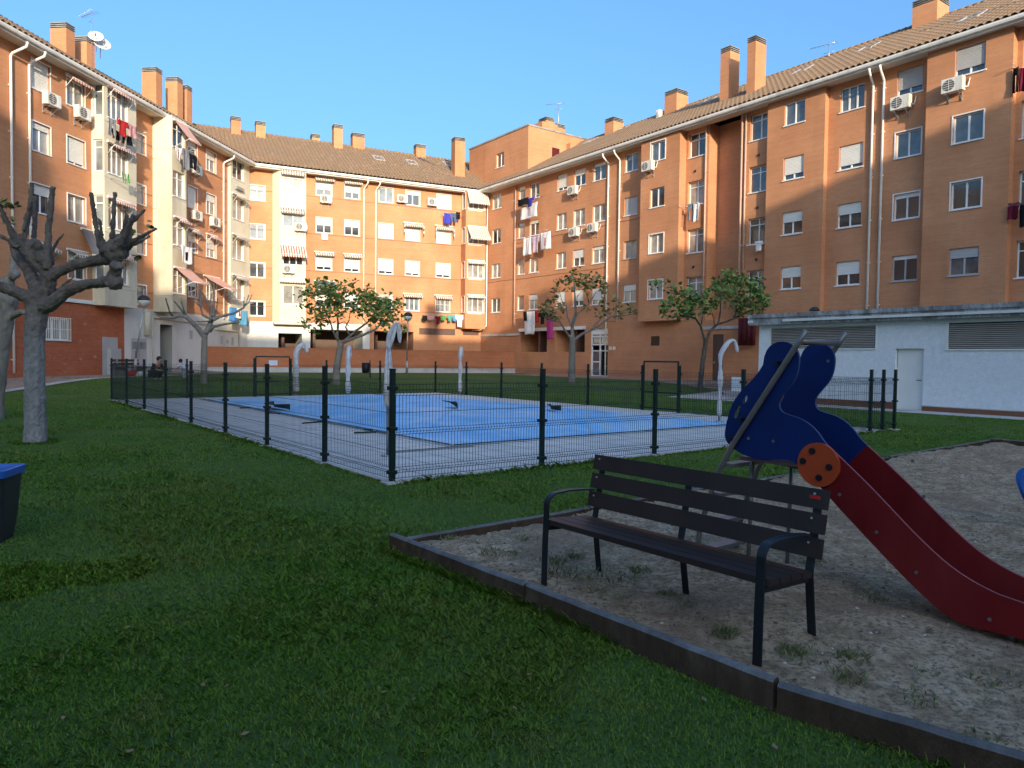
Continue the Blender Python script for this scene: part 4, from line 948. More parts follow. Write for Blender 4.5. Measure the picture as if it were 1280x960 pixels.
mb = MB(); mb.fbox(FW, WD[0]+.03, WD[1]-.03, -.18, -.13, 0, WD[3]-.04); mb.fbox(FW, WD[0], WD[1], -.2, -.14, WD[3]-.04, WD[3])
dd = mb.build('door', 'white_paint', wt); mb = MB(); mb.tube([FW.P(39.1, -.13, 1.05), FW.P(39.1, -.06, 1.05), FW.P(38.97, -.06, 1.05)], .014, 6); mb.build('handle', 'bolt', dd)
mb = MB(); mb.fbox(FW, 39.22, 56, .0, .035, -.1, .17); mb.fbox(FW, 32.7, 38.27, .0, .035, -.1, .25); mb.fbox(FW, 39.22, 56, .0, .05, .17, .2, 1); mb.build('plinth', ['brick_plinth', 'concrete'], wt)
# dark red sunblind in the gap between annex and block
mb = MB(); q0 = FR.P(26.0, .3, 4.0); q1 = FR.P(26.9, .3, 4.05)
for i in range(12):
    f = lambda i: .06*math.sin(i*1.9)
    mb.face([FR.P(25.95+.09*i, .3+f(i), 2.5), FR.P(26.04+.09*i, .3+f(i+1), 2.5), FR.P(26.04+.09*i, .3+f(i+1), 4.0), FR.P(25.95+.09*i, .3+f(i), 4.0)], 0, None, True)
o = mb.build('sunblind', 'dark_red', None, weld=True); o.modifiers.new('t', 'SOLIDIFY').thickness = .02
tag(o, 'dark red cloth sunblind hanging in the passage beside the white annex', 'sunblind')
u, z = FW.at(1018, 390, -1.5)
vt = thing('roof_cowl', FW.P(u, -1.5, 3.5), 'small dark domed vent cowl on the annex roof', 'vent cowl')
mb = MB(); mb.lathe(FW.P(u, -1.5, 3.5), [(.13, 0), (.13, .22)], 14); mb.build('pipe', 'concrete', vt); mb = MB(); mb.lathe(FW.P(u, -1.5, 3.72), [(.2, 0), (.19, .06), (.14, .13), (.05, .17), (.001, .175)], 14); mb.build('cap', 'lamp_dark', vt)

# =================================================================== GROUND
FE1 = np.array([.79, .613]); FE2 = np.array([-.613, .79]); FA0 = np.array([-1.52, 9.25])
def PW(a, b, z=0): q = FA0+FE1*a+FE2*b; return (q[0], q[1], z)
SANDP = [(-.985, 6.02), (2.06, 2.62), (3.9, .55), (13.5, 10.2), (9.79, 14.82)]
def in_poly(poly, X, Y):
    X = np.asarray(X); ins = np.zeros(X.shape, bool); n = len(poly)
    for i in range(n):
        x0, y0 = poly[i]; x1, y1 = poly[(i+1) % n]
        c = ((y0 > Y) != (y1 > Y)) & (X < (x1-x0)*(Y-y0)/((y1-y0) if y1 != y0 else 1e-9)+x0); ins ^= c
    return ins
mb = MB(); xs = np.concatenate([[-400, -150, -70], np.arange(-50, 61, 1.0), [80, 150, 400]]); ys = np.concatenate([[-300, -100, -40], np.arange(-20, 81, 1.0), [120, 200, 450]])
ix = [[mb.vert((x, y, float(terr(x, y)))) for x in xs] for y in ys]
for j in range(len(ys)-1):
    for i in range(len(xs)-1): mb.ifc([ix[j][i], ix[j][i+1], ix[j+1][i+1], ix[j+1][i]], 0, None, True)
tag(mb.build('ground', 'lawn', None, org=(0, 0, 0)), kind='structure')
# paved pool deck with kerb and concrete coping
DK = (-.0, 13.15, -.02, 20.1); PL = [(2.75, 2.8), (11.15, 2.8), (11.15, 18.6), (2.75, 18.6)]
mb = MB()
def sheet(a0, a1, b0, b1, z, m=0):
    mb.face([PW(a0, b0, z), PW(a1, b0, z), PW(a1, b1, z), PW(a0, b1, z)], m, [(a0, b0), (a1, b0), (a1, b1), (a0, b1)])
for q in ((-.0, 13.15, 0, 2.6), (-.0, 2.55, 2.6, 18.8), (11.35, 13.15, 2.6, 18.8), (-.0, 13.15, 18.8, 20.1)): sheet(*q, .030)
for q in ((2.55, 11.35, 2.6, 2.95), (2.55, 2.9, 2.95, 18.45), (11.0, 11.35, 2.95, 18.45), (2.55, 11.35, 18.45, 18.8)): sheet(*q, .036, 1)
for a0, a1, b0, b1 in ((-.05, 13.2, -.06, 0), (-.05, 0, 0, 20.1), (13.15, 13.2, 0, 20.1), (-.05, 13.2, 20.1, 20.16)):
    mb.hexa([PW(a0, b0, -.1), PW(a1, b0, -.1), PW(a1, b1, -.1), PW(a0, b1, -.1)], [PW(a0, b0, .03), PW(a1, b0, .03), PW(a1, b1, .03), PW(a0, b1, .03)], 1)
tag(mb.build('pool_deck', ['deck_paving', 'concrete'], None), kind='structure')
# sagging tarpaulin over the pool
mb = MB(); na, nb = 64, 110; A0, A1, B0, B1 = 2.7, 11.2, 2.72, 18.65
def tz(a, b):
    e = min(a-A0, A1-a, b-B0, B1-b); s = 1-math.exp(-max(0, e)/.5)
    z = .058+.05*s+.05*s*(math.sin(a*.9+.5*math.sin(b*.5))*math.sin(b*.45+.4))+.016*s*math.sin(2.1*a+1.2*b)+.014*s*math.sin(3.3*b-a*1.7)+.008*s*math.sin(7*a+2.5*b)
    return max(z, .012)
ix = [[mb.vert(PW(A0+(A1-A0)*i/na, B0+(B1-B0)*j/nb, tz(A0+(A1-A0)*i/na, B0+(B1-B0)*j/nb))) for i in range(na+1)] for j in range(nb+1)]
for j in range(nb):
    for i in range(na): mb.ifc([ix[j][i], ix[j][i+1], ix[j+1][i+1], ix[j+1][i]], 0, None, True)
tc = tag(mb.build('pool_cover', 'pool_tarp', None), 'large blue tarpaulin stretched over the swimming pool', 'pool cover')
rs = random.Random(5)
def torn(a, b, w, ln, rot, label):
    mb = MB(); c, s = math.cos(rot), math.sin(rot); n = 8
    for i in range(n):
        f = lambda t, k: (a+c*(t-.5)*ln-s*k*w*(1-abs(2*t-1)**1.5), b+s*(t-.5)*ln+c*k*w*(1-abs(2*t-1)**1.5))
        for k0, k1 in ((0, .5), (.5, 1)):
            P4 = [f(i/n, k0), f((i+1)/n, k0), f((i+1)/n, k1), f(i/n, k1)]; kk = [k0, k0, k1, k1]
            mb.face([PW(x, y, tz(min(max(x, A0), A1), min(max(y, B0), B1))+.03+.16*math.sin(k*1.57)) for (x, y), k in zip(P4, kk)])
    o = mb.build('loose_flap', 'rope', tc, weld=True); o.modifiers.new('t', 'SOLIDIFY').thickness = .01
def pwi(x, y): q = GP(x, y, .05)[:2]-FA0; return float(q@FE1), float(q@FE2)
for (x, y, w, ln, r) in ((352, 513, .5, 1.6, 1.5), (571, 513, .45, 1.5, 1.0), (695, 514, .3, .9, 1.2)): a, b = pwi(x, y); torn(a, b, w, ln, r, '')
for x0, y0, x1, y1 in ((378, 529, 402, 527), (443, 541, 470, 540), (334, 516, 350, 517), (455, 537, 480, 539), (300, 510, 318, 509), (660, 545, 672, 544)):
    a0, b0 = pwi(x0, y0); a1, b1 = pwi(x1, y1); mb = MB(); mb.tube([PW(a0, b0, .05), PW((a0+a1)/2+.05, (b0+b1)/2, .05), PW(a1, b1, .05)], .018, 5); mb.build('tie_rope', 'rope', tc)
for i in range(17):
    for a, b in ((A0-.02, B0+(B1-B0)*i/16), (A1+.02, B0+(B1-B0)*i/16)): mb = MB(); mb.lathe(PW(a, b, .036), [(.035, 0), (.035, .03), (.01, .035)], 8); mb.build('anchor', 'galv', tc)
# drain grate
mb = MB(); a, b = pwi(545, 561)
for k in range(3): mb.obox(PW(a, b+.07*k, .036), (*FE1, 0), (*FE2, 0), (0, 0, 1), .8, .02, .004)
tag(mb.build('drain_grate', 'concrete_dark', None), kind='structure')
mb = MB(); mb.face([FW.P(30, -.0, .012), FW.P(56, 0, .012), FW.P(56, 1.4, .012), FW.P(30, 1.4, .012)]); mb.face([FW.P(27.5, -7.5, .3), FW.P(32.7, -7.9, .16), FW.P(32.7, 1.4, .012), FW.P(29, 1.4, .012)])
tag(mb.build('path', 'concrete', None), kind='structure')
def strip(fr, u0, u1, d0, d1, name, mat, lift=.015, n=24):
    mb = MB()
    for i in range(n):
        a, b = u0+(u1-u0)*i/n, u0+(u1-u0)*(i+1)/n
        for j in range(4):
            p, q = d0+(d1-d0)*j/4, d0+(d1-d0)*(j+1)/4
            mb.face([(*fr.P(x, y, 0)[:2], float(terr(*fr.P(x, y, 0)[:2]))+lift) for x, y in ((a, p), (b, p), (b, q), (a, q))])
    tag(mb.build(name, mat, None), kind='structure')
strip(FR, 9.0, 29, 0, 4.2, 'paving', 'path_paving'); strip(FL, -36, -5.5, 0, 3.2, 'paving', 'path_paving'); strip(FL, -36, -13, 3.2, 3.75, 'kerb', 'concrete', .03)
# low brick wall in front of the middle block
OWL = 4.8; FWL = Fr(FB.o+FB.n*OWL, FB.t, FB.n)
ua = FWL.at(246.5, 450)[0]; ub = FWL.at(700, 455)[0]
t = thing('brick_wall', FWL.P((ua+ub)/2, 0, .4), "long low red brick wall on a grey footing at the lawn's far end", 'wall')
mb = MB(); zt = 2.14
mb.fbox(FWL, ua, ub, -.25, 0, .85, zt); mb.build('wall', 'brick_low', t)
mb = MB(); mb.fbox(FWL, ua-.02, ub+.02, -.28, .03, zt, zt+.05); mb.build('coping', 'brick_low', t)
mb = MB(); mb.fbox(FWL, ua-.03, ub+.03, -.27, .05, .2, .85); mb.build('footing', 'concrete', t)
strip(FB, ua+.5, ub+6, OWL+.05, OWL+1.3, 'path', 'concrete', .02)

# =================================================================== POOL FENCE
ft = thing('pool_fence', PW(6.5, 10, 0), 'dark green welded mesh fence on posts around the covered pool', 'fence')
PH = 1.45
def post(q, h=PH):
    mb = MB(); r = .030
    mb.obox((q[0], q[1], h/2), (*FE1, 0), (*FE2, 0), (0, 0, 1), r, r, h/2)
    mb.obox((q[0], q[1], h+.008), (*FE1, 0), (*FE2, 0), (0, 0, 1), r+.004, r+.004, .008)
    for z in (.14, .70, 1.22): mb.obox((q[0], q[1], z), (*FE1, 0), (*FE2, 0), (0, 0, 1), r+.022, r+.022, .022)
    p = mb.build('fence_post', 'fence_green', ft)
    mb = MB(); mb.obox((q[0], q[1], .012), (*FE1, 0), (*FE2, 0), (0, 0, 1), .11, .11, .012); mb.build('footing', 'concrete', p)
def mesh_panel(q0, q1, out):
    q0, q1 = np.array(q0[:2]), np.array(q1[:2]); L = np.linalg.norm(q1-q0); t = (q1-q0)/L; nrm = np.array(out)
    prof = [(.05, 0), (.13, 0), (.165, .028), (.20, 0), (.62, 0), (.655, .032), (.69, 0), (1.12, 0), (1.155, .032), (1.19, 0), (1.28, 0)]
    mb = MB(); n = int(round(L/.05)); r = .0034
    for i in range(1, n):
        c = q0+t*(L*i/n)
        ring = []
        for z, d in prof:
            p = c+nrm*d
            ring.append([mb.vert((p[0]+t[0]*r*a+nrm[0]*r*b, p[1]+t[1]*r*a+nrm[1]*r*b, z)) for a, b in ((1, 0), (-.5, .87), (-.5, -.87))])
        for a, b in zip(ring[:-1], ring[1:]):
            for k in range(3): mb.ifc([a[k], a[(k+1) % 3], b[(k+1) % 3], b[k]])
    for z, d in [(.06, .004), (.13, .004), (.165, .03), (.20, .004), (.41, .004), (.62, .004), (.655, .035), (.69, .004), (.9, .004), (1.12, .004), (1.155, .035), (1.19, .004), (1.26, .004)]:
        a = q0+nrm*d; b = q1+nrm*d; mb.tube([(*a, z), (*b, z)], 0.0032, 4, sm=False)
    mb.build('mesh_panel', 'fence_green', ft)
AB = [0, 2.5, 5, 7.5, 10, 12.5, 13.1, 13.7]; E2 = -FE2
for a in AB: post(PW(a, 0))
for a, b in zip(AB[:-1], AB[1:]): mesh_panel(PW(a, 0), PW(b, 0), E2)
ADs = [0, 2.1, 4.6, 7.05, 9.7, 12.2, 14.8, 17.4, 20.1]
for b in ADs[1:]: post(PW(0, b))
for a, b in zip(ADs[:-1], ADs[1:]): mesh_panel(PW(0, a), PW(0, b), -FE1)
DC = [2.45, 4.9, 6.35, 7.85, 10.3, 13.1]
for a in DC: post(PW(a, 20.1), PH if a not in (4.9, 6.35) else 1.5)
for a, b in zip([0]+DC[:-1], DC):
    if (a, b) != (4.9, 6.35): mesh_panel(PW(a, 20.1), PW(b, 20.1), FE2)
BC = [20.1, 17.6, 15.1, 12.6, 10.1, 7.6, 6.1, 4.6, 2.4, 0]
for b in BC[1:-1]: post(PW(13.1, b), PH)
for a, b in zip(BC[:-1], BC[1:]):
    if (a, b) != (7.6, 6.1): mesh_panel(PW(13.1, a), PW(13.1, b), FE1)
def gate(q0, q1, h, label, sign):
    q0, q1 = np.array(q0[:2]), np.array(q1[:2]); t = (q1-q0)/np.linalg.norm(q1-q0); q0 = q0+t*.06; q1 = q1-t*.06; nn = np.array([-t[1], t[0]])
    m = (q0+q1)/2; g = thing('pool_gate', (*m, 0), label, 'gate'); mb = MB()
    for q in (q0, q1): mb.obox((*q, h/2), (*t, 0), (*nn, 0), (0, 0, 1), .02, .02, h/2)
    for z in (.12, .62, h): mb.obox((*m, z), (*t, 0), (*nn, 0), (0, 0, 1), np.linalg.norm(q1-q0)/2, .022, .024)
    mb.build('gate_frame', 'fence_green', g); mb = MB(); L = np.linalg.norm(q1-q0)
    for i in range(1, int(L/.05)): c = q0+t*.05*i; mb.tube([(*c, .12), (*c, 1.25)], .0028, 3, sm=False)
    mb.build('mesh_panel', 'fence_green', g)
    if sign:
        mb = MB(); mb.obox((*(m-nn*.03*sign), h-.24), (*t, 0), (*nn, 0), (0, 0, 1), .17, .006, .10); mb.build('sign', 'sign_white', g)
gate(PW(4.9, 20.1), PW(6.35, 20.1), 1.58, 'dark green pool gate with a white sign on the far side of the pool', 1)
gate(PW(13.1, 7.6), PW(13.1, 6.1), 1.58, "dark green pool gate frame without a sign, right of the pool", 0)
sg = GP(884.5, 485, .9); mb = MB(); q = np.array(PW(13.0, 4.0)); 
mb.obox((q[0], q[1], .98), (*FE2, 0), (*FE1, 0), (0, 0, 1), .17, .006, .2); tag(mb.build('notice_board', 'sign_white', None), 'small blank looking white notice fixed to the pool fence beside the white shower', 'notice')
# showers wrapped in plastic
def shower(base, h, label, arm=(1, 0), thick=.10, mat='wrap_white', reach=.45, droop=.3, full=True):
    b = np.array(base, float); a = np.array([*arm, 0.]); a /= np.linalg.norm(a)
    t = thing('wrapped_shower', b, label, 'outdoor shower', 'pool showers wrapped for the winter')
    mb = MB(); mb.tube([b, b+[0, 0, h*.86]], .032, 10); mb.lathe(b, [(.12, 0), (.12, .02), (.05, .03)], 14); mb.build('pole', 'steel', t)
    mb = MB(); rs = random.Random(int(abs(b[0])*100)); pts = []; rr = []
    if full:
        z0 = .12; n = 14
        for i in range(n+1):
            q = i/n; pts.append(b+[0, 0, z0+(h*.82-z0)*q]); rr.append(thick*(.55+.5*abs(math.sin(q*7+rs.random()))))
        for q in np.linspace(0.15, 1, 7): pts.append(b+[0, 0, h*.82]+a*reach*q*.9+np.array([0, 0, h*.18*math.sin(q*1.9)])); rr.append(thick*(.75+.25*math.sin(q*5)))
        pts.append(b+a*reach+np.array([0, 0, h*.93-droop*.5])); rr.append(thick*.8); pts.append(b+a*(reach+.03)+np.array([0, 0, h*.93-droop])); rr.append(thick*.35)
    else:
        for dx, z, r in ((0, .78, .07), (.0, .84, .105), (.01, 1.0, .12), (0, 1.2, .112), (0, 1.4, .095), (0, 1.6, .07), (0, 1.70, .042), (.0, 1.75, .05), (.02, 1.82, .075), (.05, 1.92, .092), (.10, 2.02, .088), (.15, 2.09, .075), (.20, 2.12, .07), (.245, 2.08, .055), (.27, 1.98, .05), (.285, 1.88, .05), (.29, 1.80, .03)):
            pts.append(b+a*dx*.62+np.array([0, 0, z])); rr.append(r*.62)
    mb.tube(pts, rr, 30, folds=.22 if not full else .12); o = mb.build('plastic_wrap', mat, t)
    tx = bpy.data.textures.new('wrap_creases', 'CLOUDS'); tx.noise_scale = .06
    s = o.modifiers.new('s', 'SUBSURF'); s.levels = s.render_levels = 1; d = o.modifiers.new('d', 'DISPLACE'); d.texture = tx; d.strength = thick*.35; d.texture_coords = 'LOCAL'
shower(GP(485, 570, .03), 2.16, 'nearest outdoor shower, steel pole hooded in grey cloth at the left corner of the pool', (1, .2), .08, 'wrap_grey', .28, .42, False)
shower(GP(370, 494, .03), 2.1, 'white wrapped shower with a hooked arm standing left of the pool gate with a sign', (1, .1), .115, 'wrap_white', .42, .25)
shower(GP(435, 496, .03), 2.0, 'slim white wrapped shower standing just right of the pool gate with a sign', (.1, 1), .10, 'wrap_white', .25, .3)
shower(GP(575, 494, .03), 2.05, 'white wrapped shower at the far corner of the pool in front of the brick wall', (.2, 1), .085, 'wrap_white', .25, .3)
shower(GP(899, 527, .03), 2.15, 'thin white wrapped shower with a bent arm left of the slide', (1, 0), .062, 'wrap_white', .42, .18)

# =================================================================== SAND PLAY AREA
def smooth_noise(X, Y, seed, n=22, f0=.6, f1=7, p=1.0):
    rs = np.random.RandomState(seed); Z = np.zeros_like(X)
    for i in range(n):
        f = f0*(f1/f0)**(i/(n-1)); a = rs.rand()*6.28
        Z += np.sin(f*(X*math.cos(a)+Y*math.sin(a))*2+rs.rand()*6.28+1.3*np.sin(f*(X*math.sin(a)-Y*math.cos(a))+rs.rand()*6))/f**p
    return Z
def sand_z(X, Y): return .045+.012*smooth_noise(X, Y, 3, 30, .7, 22, .62)
mb = MB(); st = .045
def poly_sheet(x0, x1, y0, y1, st, keep):
    xs = np.arange(x0, x1, st); ys = np.arange(y0, y1, st); X, Y = np.meshgrid(xs, ys); Z = sand_z(X, Y); K = in_poly(SANDP, X, Y) & keep(X, Y); ids = -np.ones(X.shape, int)
    for j in range(X.shape[0]):
        for i in range(X.shape[1]):
            if K[j, i]: ids[j, i] = mb.vert((X[j, i], Y[j, i], max(.006, Z[j, i])))
    for j in range(X.shape[0]-1):
        for i in range(X.shape[1]-1):
            q = (ids[j, i], ids[j, i+1], ids[j+1, i+1], ids[j+1, i])
            if min(q) >= 0: mb.ifc(q, 0, None, True)
poly_sheet(-1.2, 14, .3, 15.2, .055, lambda X, Y: Y*1.0 > -5)
tag(mb.build('sand', 'sand', None), kind='structure')
def edging(pts, label, h=.145, w=.055, top='timber_top', name='timber_edging', gap=1):
    m = (np.array(pts[0])+np.array(pts[-1]))/2; t = thing(name, (*m, 0), label, 'timber edging'); rs = random.Random(3)
    for p, q in zip(pts[:-1], pts[1:]):
        p, q = np.array(p, float), np.array(q, float); d = (q-p)/np.linalg.norm(q-p); nn = np.array([-d[1], d[0]])
        a = p+d*.008; b = q-d*.008; j = rs.uniform(-.008, .008); hh = h+rs.uniform(-.01, .008); k = 14
        mb = MB(); S = []
        for i in range(k+1):
            c = a+(b-a)*i/k+nn*(j+rs.uniform(-.0015, .0015)); zz = hh+rs.uniform(-.0015, .0015)
            S.append([(*(c-nn*w/2), -.08), (*(c-nn*w/2), zz-.012), (*(c-nn*(w/2-.012)), zz), (*(c+nn*(w/2-.012)), zz+.003), (*(c+nn*w/2), zz-.012), (*(c+nn*w/2), -.08)])
        R = [[mb.vert(v) for v in s_] for s_ in S]
        for r0, r1 in zip(R[:-1], R[1:]):
            for i in range(5): mb.ifc([r0[i], r0[i+1], r1[i+1], r1[i]], 1 if i in (1, 2, 3) else 0)
        mb.ifc(R[0]); mb.ifc(R[-1][::-1]); mb.build('board', ['timber', top], t)
def along(p, q, n): return [tuple(np.array(p)+(np.array(q)-np.array(p))*i/n) for i in range(n+1)]
P0, P1, P2, P3, P4 = SANDP
edging([P0, (.12, 4.69), (1.24, 3.30), P1, (2.9, 1.67), P2], 'dark weathered timber boards edging the sand in front of the park bench')
edging(along(P0, P4, 6), 'timber boards edging the far side of the sand between slide and lawn', h=.085, w=.05)
edging(along(P4, P3, 3), 'timber boards edging the right far corner of the sand behind the slide', h=.11)
# weeds in the sand
mb = MB(); rs = np.random.RandomState(11)
def tuft(c, r, n, h, w=.007):
    for _ in range(n):
        a = rs.rand()*6.28; q = r*math.sqrt(rs.rand()); x, y = c[0]+q*math.cos(a), c[1]+q*math.sin(a); b = rs.rand()*6.28; hh = h*(.4+.8*rs.rand()); l = hh*(.3+rs.rand())
        dx, dy = math.cos(b), math.sin(b); z0 = c[2]
        w2 = w*(.6+.8*rs.rand())
        mb.face([(x-dy*w2/2, y+dx*w2/2, z0), (x+dy*w2/2, y-dx*w2/2, z0), (x+dx*l*.5+dy*w2*.6, y+dy*l*.5-dx*w2*.6, z0+hh*.7), (x+dx*l, y+dy*l, z0+hh), (x+dx*l*.5-dy*w2*.6, y+dy*l*.5+dx*w2*.6, z0+hh*.7)])
spots = [(728, 722), (752, 712), (772, 722), (800, 712), (845, 750), (835, 742), (990, 812), (1005, 818), (1065, 822), (1060, 845), (1120, 800), (1235, 845), (1240, 930), (1160, 835), (610, 690), (590, 680), (640, 690), (660, 672), (700, 690), (720, 695), (930, 765), (905, 790), (1085, 745), (1190, 765), (1145, 870), (1010, 700), (560, 672), (700, 715), (745, 735), (770, 745), (690, 700)]
for x, y in spots:
    p = GP(x, y, .05); k = .06+.10*rs.rand(); tuft((p[0], p[1], .035), k, int(30+70*rs.rand()), .015+.03*rs.rand())
for _ in range(900):
    x, y = rs.uniform(-1, 9), rs.uniform(1.5, 12)
    if in_poly(SANDP, np.array([x]), np.array([y]))[0]: tuft((x, y, float(sand_z(np.array([x]), np.array([y]))[0])-.01), .05+.05*rs.rand(), int(3+9*rs.rand()), .010+.014*rs.rand(), .005)
tag(mb.build('sparse_weeds', 'weed', None), 'sparse weeds sprouting through the sand under and around the bench', 'weeds', kind='stuff')
mb = MB()
for _ in range(9000):     # pebbles, clods and dry leaf bits on the sand
    x, y = rs.uniform(-1, 9.5), rs.uniform(1.2, 14)
    if rs.rand() < max(0, (y-5)/14): continue
    if not in_poly(SANDP, np.array([x]), np.array([y]))[0]: continue
    z = float(sand_z(np.array([x]), np.array([y]))[0]); r = .004+.011*rs.rand()**3+.004*rs.rand(); a = rs.rand()*3; c, s_ = math.cos(a), math.sin(a); m = (0, 2, 0, 2, 2, 1)[int(rs.rand()*6)]
    pts = [(x+r*c*1.4, y+r*s_*1.4, z), (x-r*s_, y+r*c, z), (x-r*c*1.2, y-r*s_*1.2, z), (x+r*s_*.8, y-r*c*.8, z)]; tp = mb.vert((x+r*.2, y, z+r*(.5+.6*rs.rand()))); ii = [mb.vert(p) for p in pts]
    for k in range(4): mb.ifc([ii[k], ii[(k+1) % 4], tp], m)
plain('clod_dark', (.13, .092, .062), .95, .3, 9); plain('clod_pale', (.50, .44, .36), .95, .2, 9); plain('clod_mid', (.22, .175, .13), .95, .3, 9)
tag(mb.build('gravel', ['clod_dark', 'clod_pale', 'clod_mid'], None), 'loose grit and small clods scattered over the sand', 'gravel', kind='stuff')

# =================================================================== PARK BENCH
bA = np.array([.26, 5.12]); bB = np.array([1.32, 3.78]); bd = (bB-bA)/np.linalg.norm(bB-bA); bn = np.array([-bd[1], bd[0]]); BL = np.linalg.norm(bB-bA)
bench = thing('park_bench', (*((bA+bB)/2), .04), 'dark brown slatted park bench with curved metal armrests standing on the sand', 'bench')
def bp(u, v, z): q = bA+bd*u+bn*v; return (q[0], q[1], z)
def slat(u0, u1, c, ay, az, hy, hz, name='slat'):
    mb = MB(); ax = np.array([*bd, 0]); cc = np.array(bp((u0+u1)/2, c[0], c[1])); mb.obox(cc, ax, ay, az, (u1-u0)/2, hy, hz)
    return bevel(mb.build(name, 'plank_brown', bench), .006, 2)
n3 = np.array([*bn, 0]); zz = np.array([0, 0, 1.])
tl = .06; sy = n3*math.cos(tl)-zz*math.sin(tl); szn = n3*math.sin(tl)+zz*math.cos(tl)
for k in range(4):
    slat(-.03, BL+.05, (.045+.107*k, .455-.007*k), sy, szn, .049, .018, 'seat_slat')
bt_ = .20; by = n3*math.sin(bt_)+zz*math.cos(bt_); bz = n3*math.cos(bt_)-zz*math.sin(bt_)
for k, z in enumerate((.565, .70, .835)):
    slat(-.06, BL+.07, (.455+(z-.45)*.20, z), by, bz, .056, .016, 'back_slat')
def flat_bar(path, w, th, mat, name, parent):
    """flat strap following a path in the (v, z) plane at one u"""
    mb = MB(); u, pts = path; ring = []
    for i, (v, z) in enumerate(pts):
        a = np.array(pts[max(0, i-1)]); b = np.array(pts[min(len(pts)-1, i+1)]); d = (b-a)/np.linalg.norm(b-a); nx = np.array([-d[1], d[0]])*th/2
        ring.append([mb.vert(bp(u+sx*w/2, v+sn*nx[0], z+sn*nx[1])) for sx, sn in ((-1, -1), (1, -1), (1, 1), (-1, 1))])
    for r0, r1 in zip(ring[:-1], ring[1:]):
        for i in range(4): mb.ifc([r0[i], r0[(i+1) % 4], r1[(i+1) % 4], r1[i]])
    mb.ifc(ring[0][::-1]); mb.ifc(ring[-1]); return bevel(mb.build(name, mat, parent), .004, 2)
plain('bench_metal', (.018, .021, .026), .42, .15, 6, metal=.3)
for u in (0, BL):
    arm = [(-.02, .0), (-.015, .3), (-.005, .52)]+[(.08-.085*math.cos(t), .57+.085*math.sin(t)) for t in np.linspace(.2, 1.45, 8)]+[(.2, .662), (.34, .655), (.455, .640)]
    flat_bar((u, arm), .055, .012, 'bench_metal', 'armrest', bench)
    flat_bar((u, [(.53, .0), (.50, .22), (.475, .42), (.505, .56), (.565, .86)]), .05, .014, 'bench_metal', 'back_leg', bench)
    flat_bar((u, [(0, .415), (.2, .405), (.43, .395)]), .05, .03, 'bench_metal', 'seat_rail', bench)
flat_bar((BL*.47, [(.55, .0), (.51, .25), (.475, .42), (.505, .56), (.56, .84)]), .05, .012, 'bench_metal', 'middle_support', bench)
mb = MB()
for u in (0, BL):
    for z in (.565, .70, .835):
        for s_ in (-.03, .03):
            q = np.array(bp(u+.0, .455+(z-.45)*.20-.018, z+s_)); mb.obox(q, (*bd, 0), by, bz, .006, .006, .003)
mb.build('screw', 'galv', bench)
mb = MB(); q = np.array(bp(BL+.0, .455+(.845-.45)*.2-.0185, .845)); mb.obox(q, (*bd, 0), by, bz, .032, .010, .0015); mb.build('badge', 'c_red', bench)

# =================================================================== SLIDE
sO = np.array([2.1, 4.96]); sS = np.array([.61, -.79]); sL = np.array([.79, .61]); SWD = .46
slide = thing('playground_slide', (*(sO+sL*.3), .04), 'red playground slide with dark blue side panels and a metal ladder beside the bench', 'slide')
def sp3(s_, l, z): q = sO+sS*s_+sL*l; return (q[0], q[1], z)
def SPX(x, y, l=0):
    r = ray(x, y); t = ((sO+sL*l)@sL)/(r[:2]@sL); p = OC+r*t; return float((p[:2]-sO)@sS), float(p[2])
def zc(pts, k, ox, oy): return [(ox+x/k, oy+y/k) for x, y in pts]
def smooth_poly(P, it=2, closed=True):
    for _ in range(it):
        Q = []
        n = len(P)
        for i in range(n if closed else n-1):
            a, b = np.array(P[i]), np.array(P[(i+1) % n]); Q += [tuple(.75*a+.25*b), tuple(.25*a+.75*b)]
        P = ([P[0]] if not closed else [])+Q+([P[-1]] if not closed else [])
    return P
blue = [(335, 200), (350, 160), (380, 130), (425, 115), (470, 122), (505, 150), (524, 185), (526, 230), (518, 285), (495, 340), (455, 385), (420, 430), (414, 470), (432, 503), (475, 519), (530, 535), (585, 568), (630, 613), (665, 668), (705, 706), (560, 860), (520, 790), (478, 762), (430, 758), (350, 763), (280, 755), (210, 730), (150, 690), (120, 650), (120, 600), (135, 530), (160, 455), (200, 395), (250, 345), (300, 290), (328, 245)]
bl = [SPX(*p) for p in zc(blue, 4.364, 880, 400)]
redtop = [(705, 706), (760, 758), (850, 845), (960, 955)]; rt_ = zc(redtop, 4.364, 880, 400)+zc([(620, 625), (720, 715), (830, 778), (914, 806)], 2.2857, 880, 400)
redbot = zc([(914, 910), (820, 888), (740, 868), (680, 832), (600, 758), (500, 655), (400, 548), (330, 470)], 2.2857, 880, 400)
rb = [SPX(*p) for p in redbot]; rtp = [SPX(*p) for p in rt_]
end = [(rtp[-1][0]+.25, .262), (rtp[-1][0]+.55, .25), (rtp[-1][0]+.62, .20), (rtp[-1][0]+.6, .12), (rtp[-1][0]+.3, .095)]
red = rtp+end+rb+[SPX(*p) for p in zc([(560, 860)], 4.364, 880, 400)]
bl_s = smooth_poly(bl[:20], 2, False)+[bl[20]]+smooth_poly(bl[21:], 2, False)
HOLES = [smooth_poly([SPX(*p) for p in zc(h, 4.364, 880, 400)], 2) for h in
         ([(240, 405), (222, 420), (216, 445), (222, 460), (238, 445), (244, 422)], [(200, 455), (185, 480), (170, 515), (168, 533), (184, 535), (198, 500), (206, 470)])]
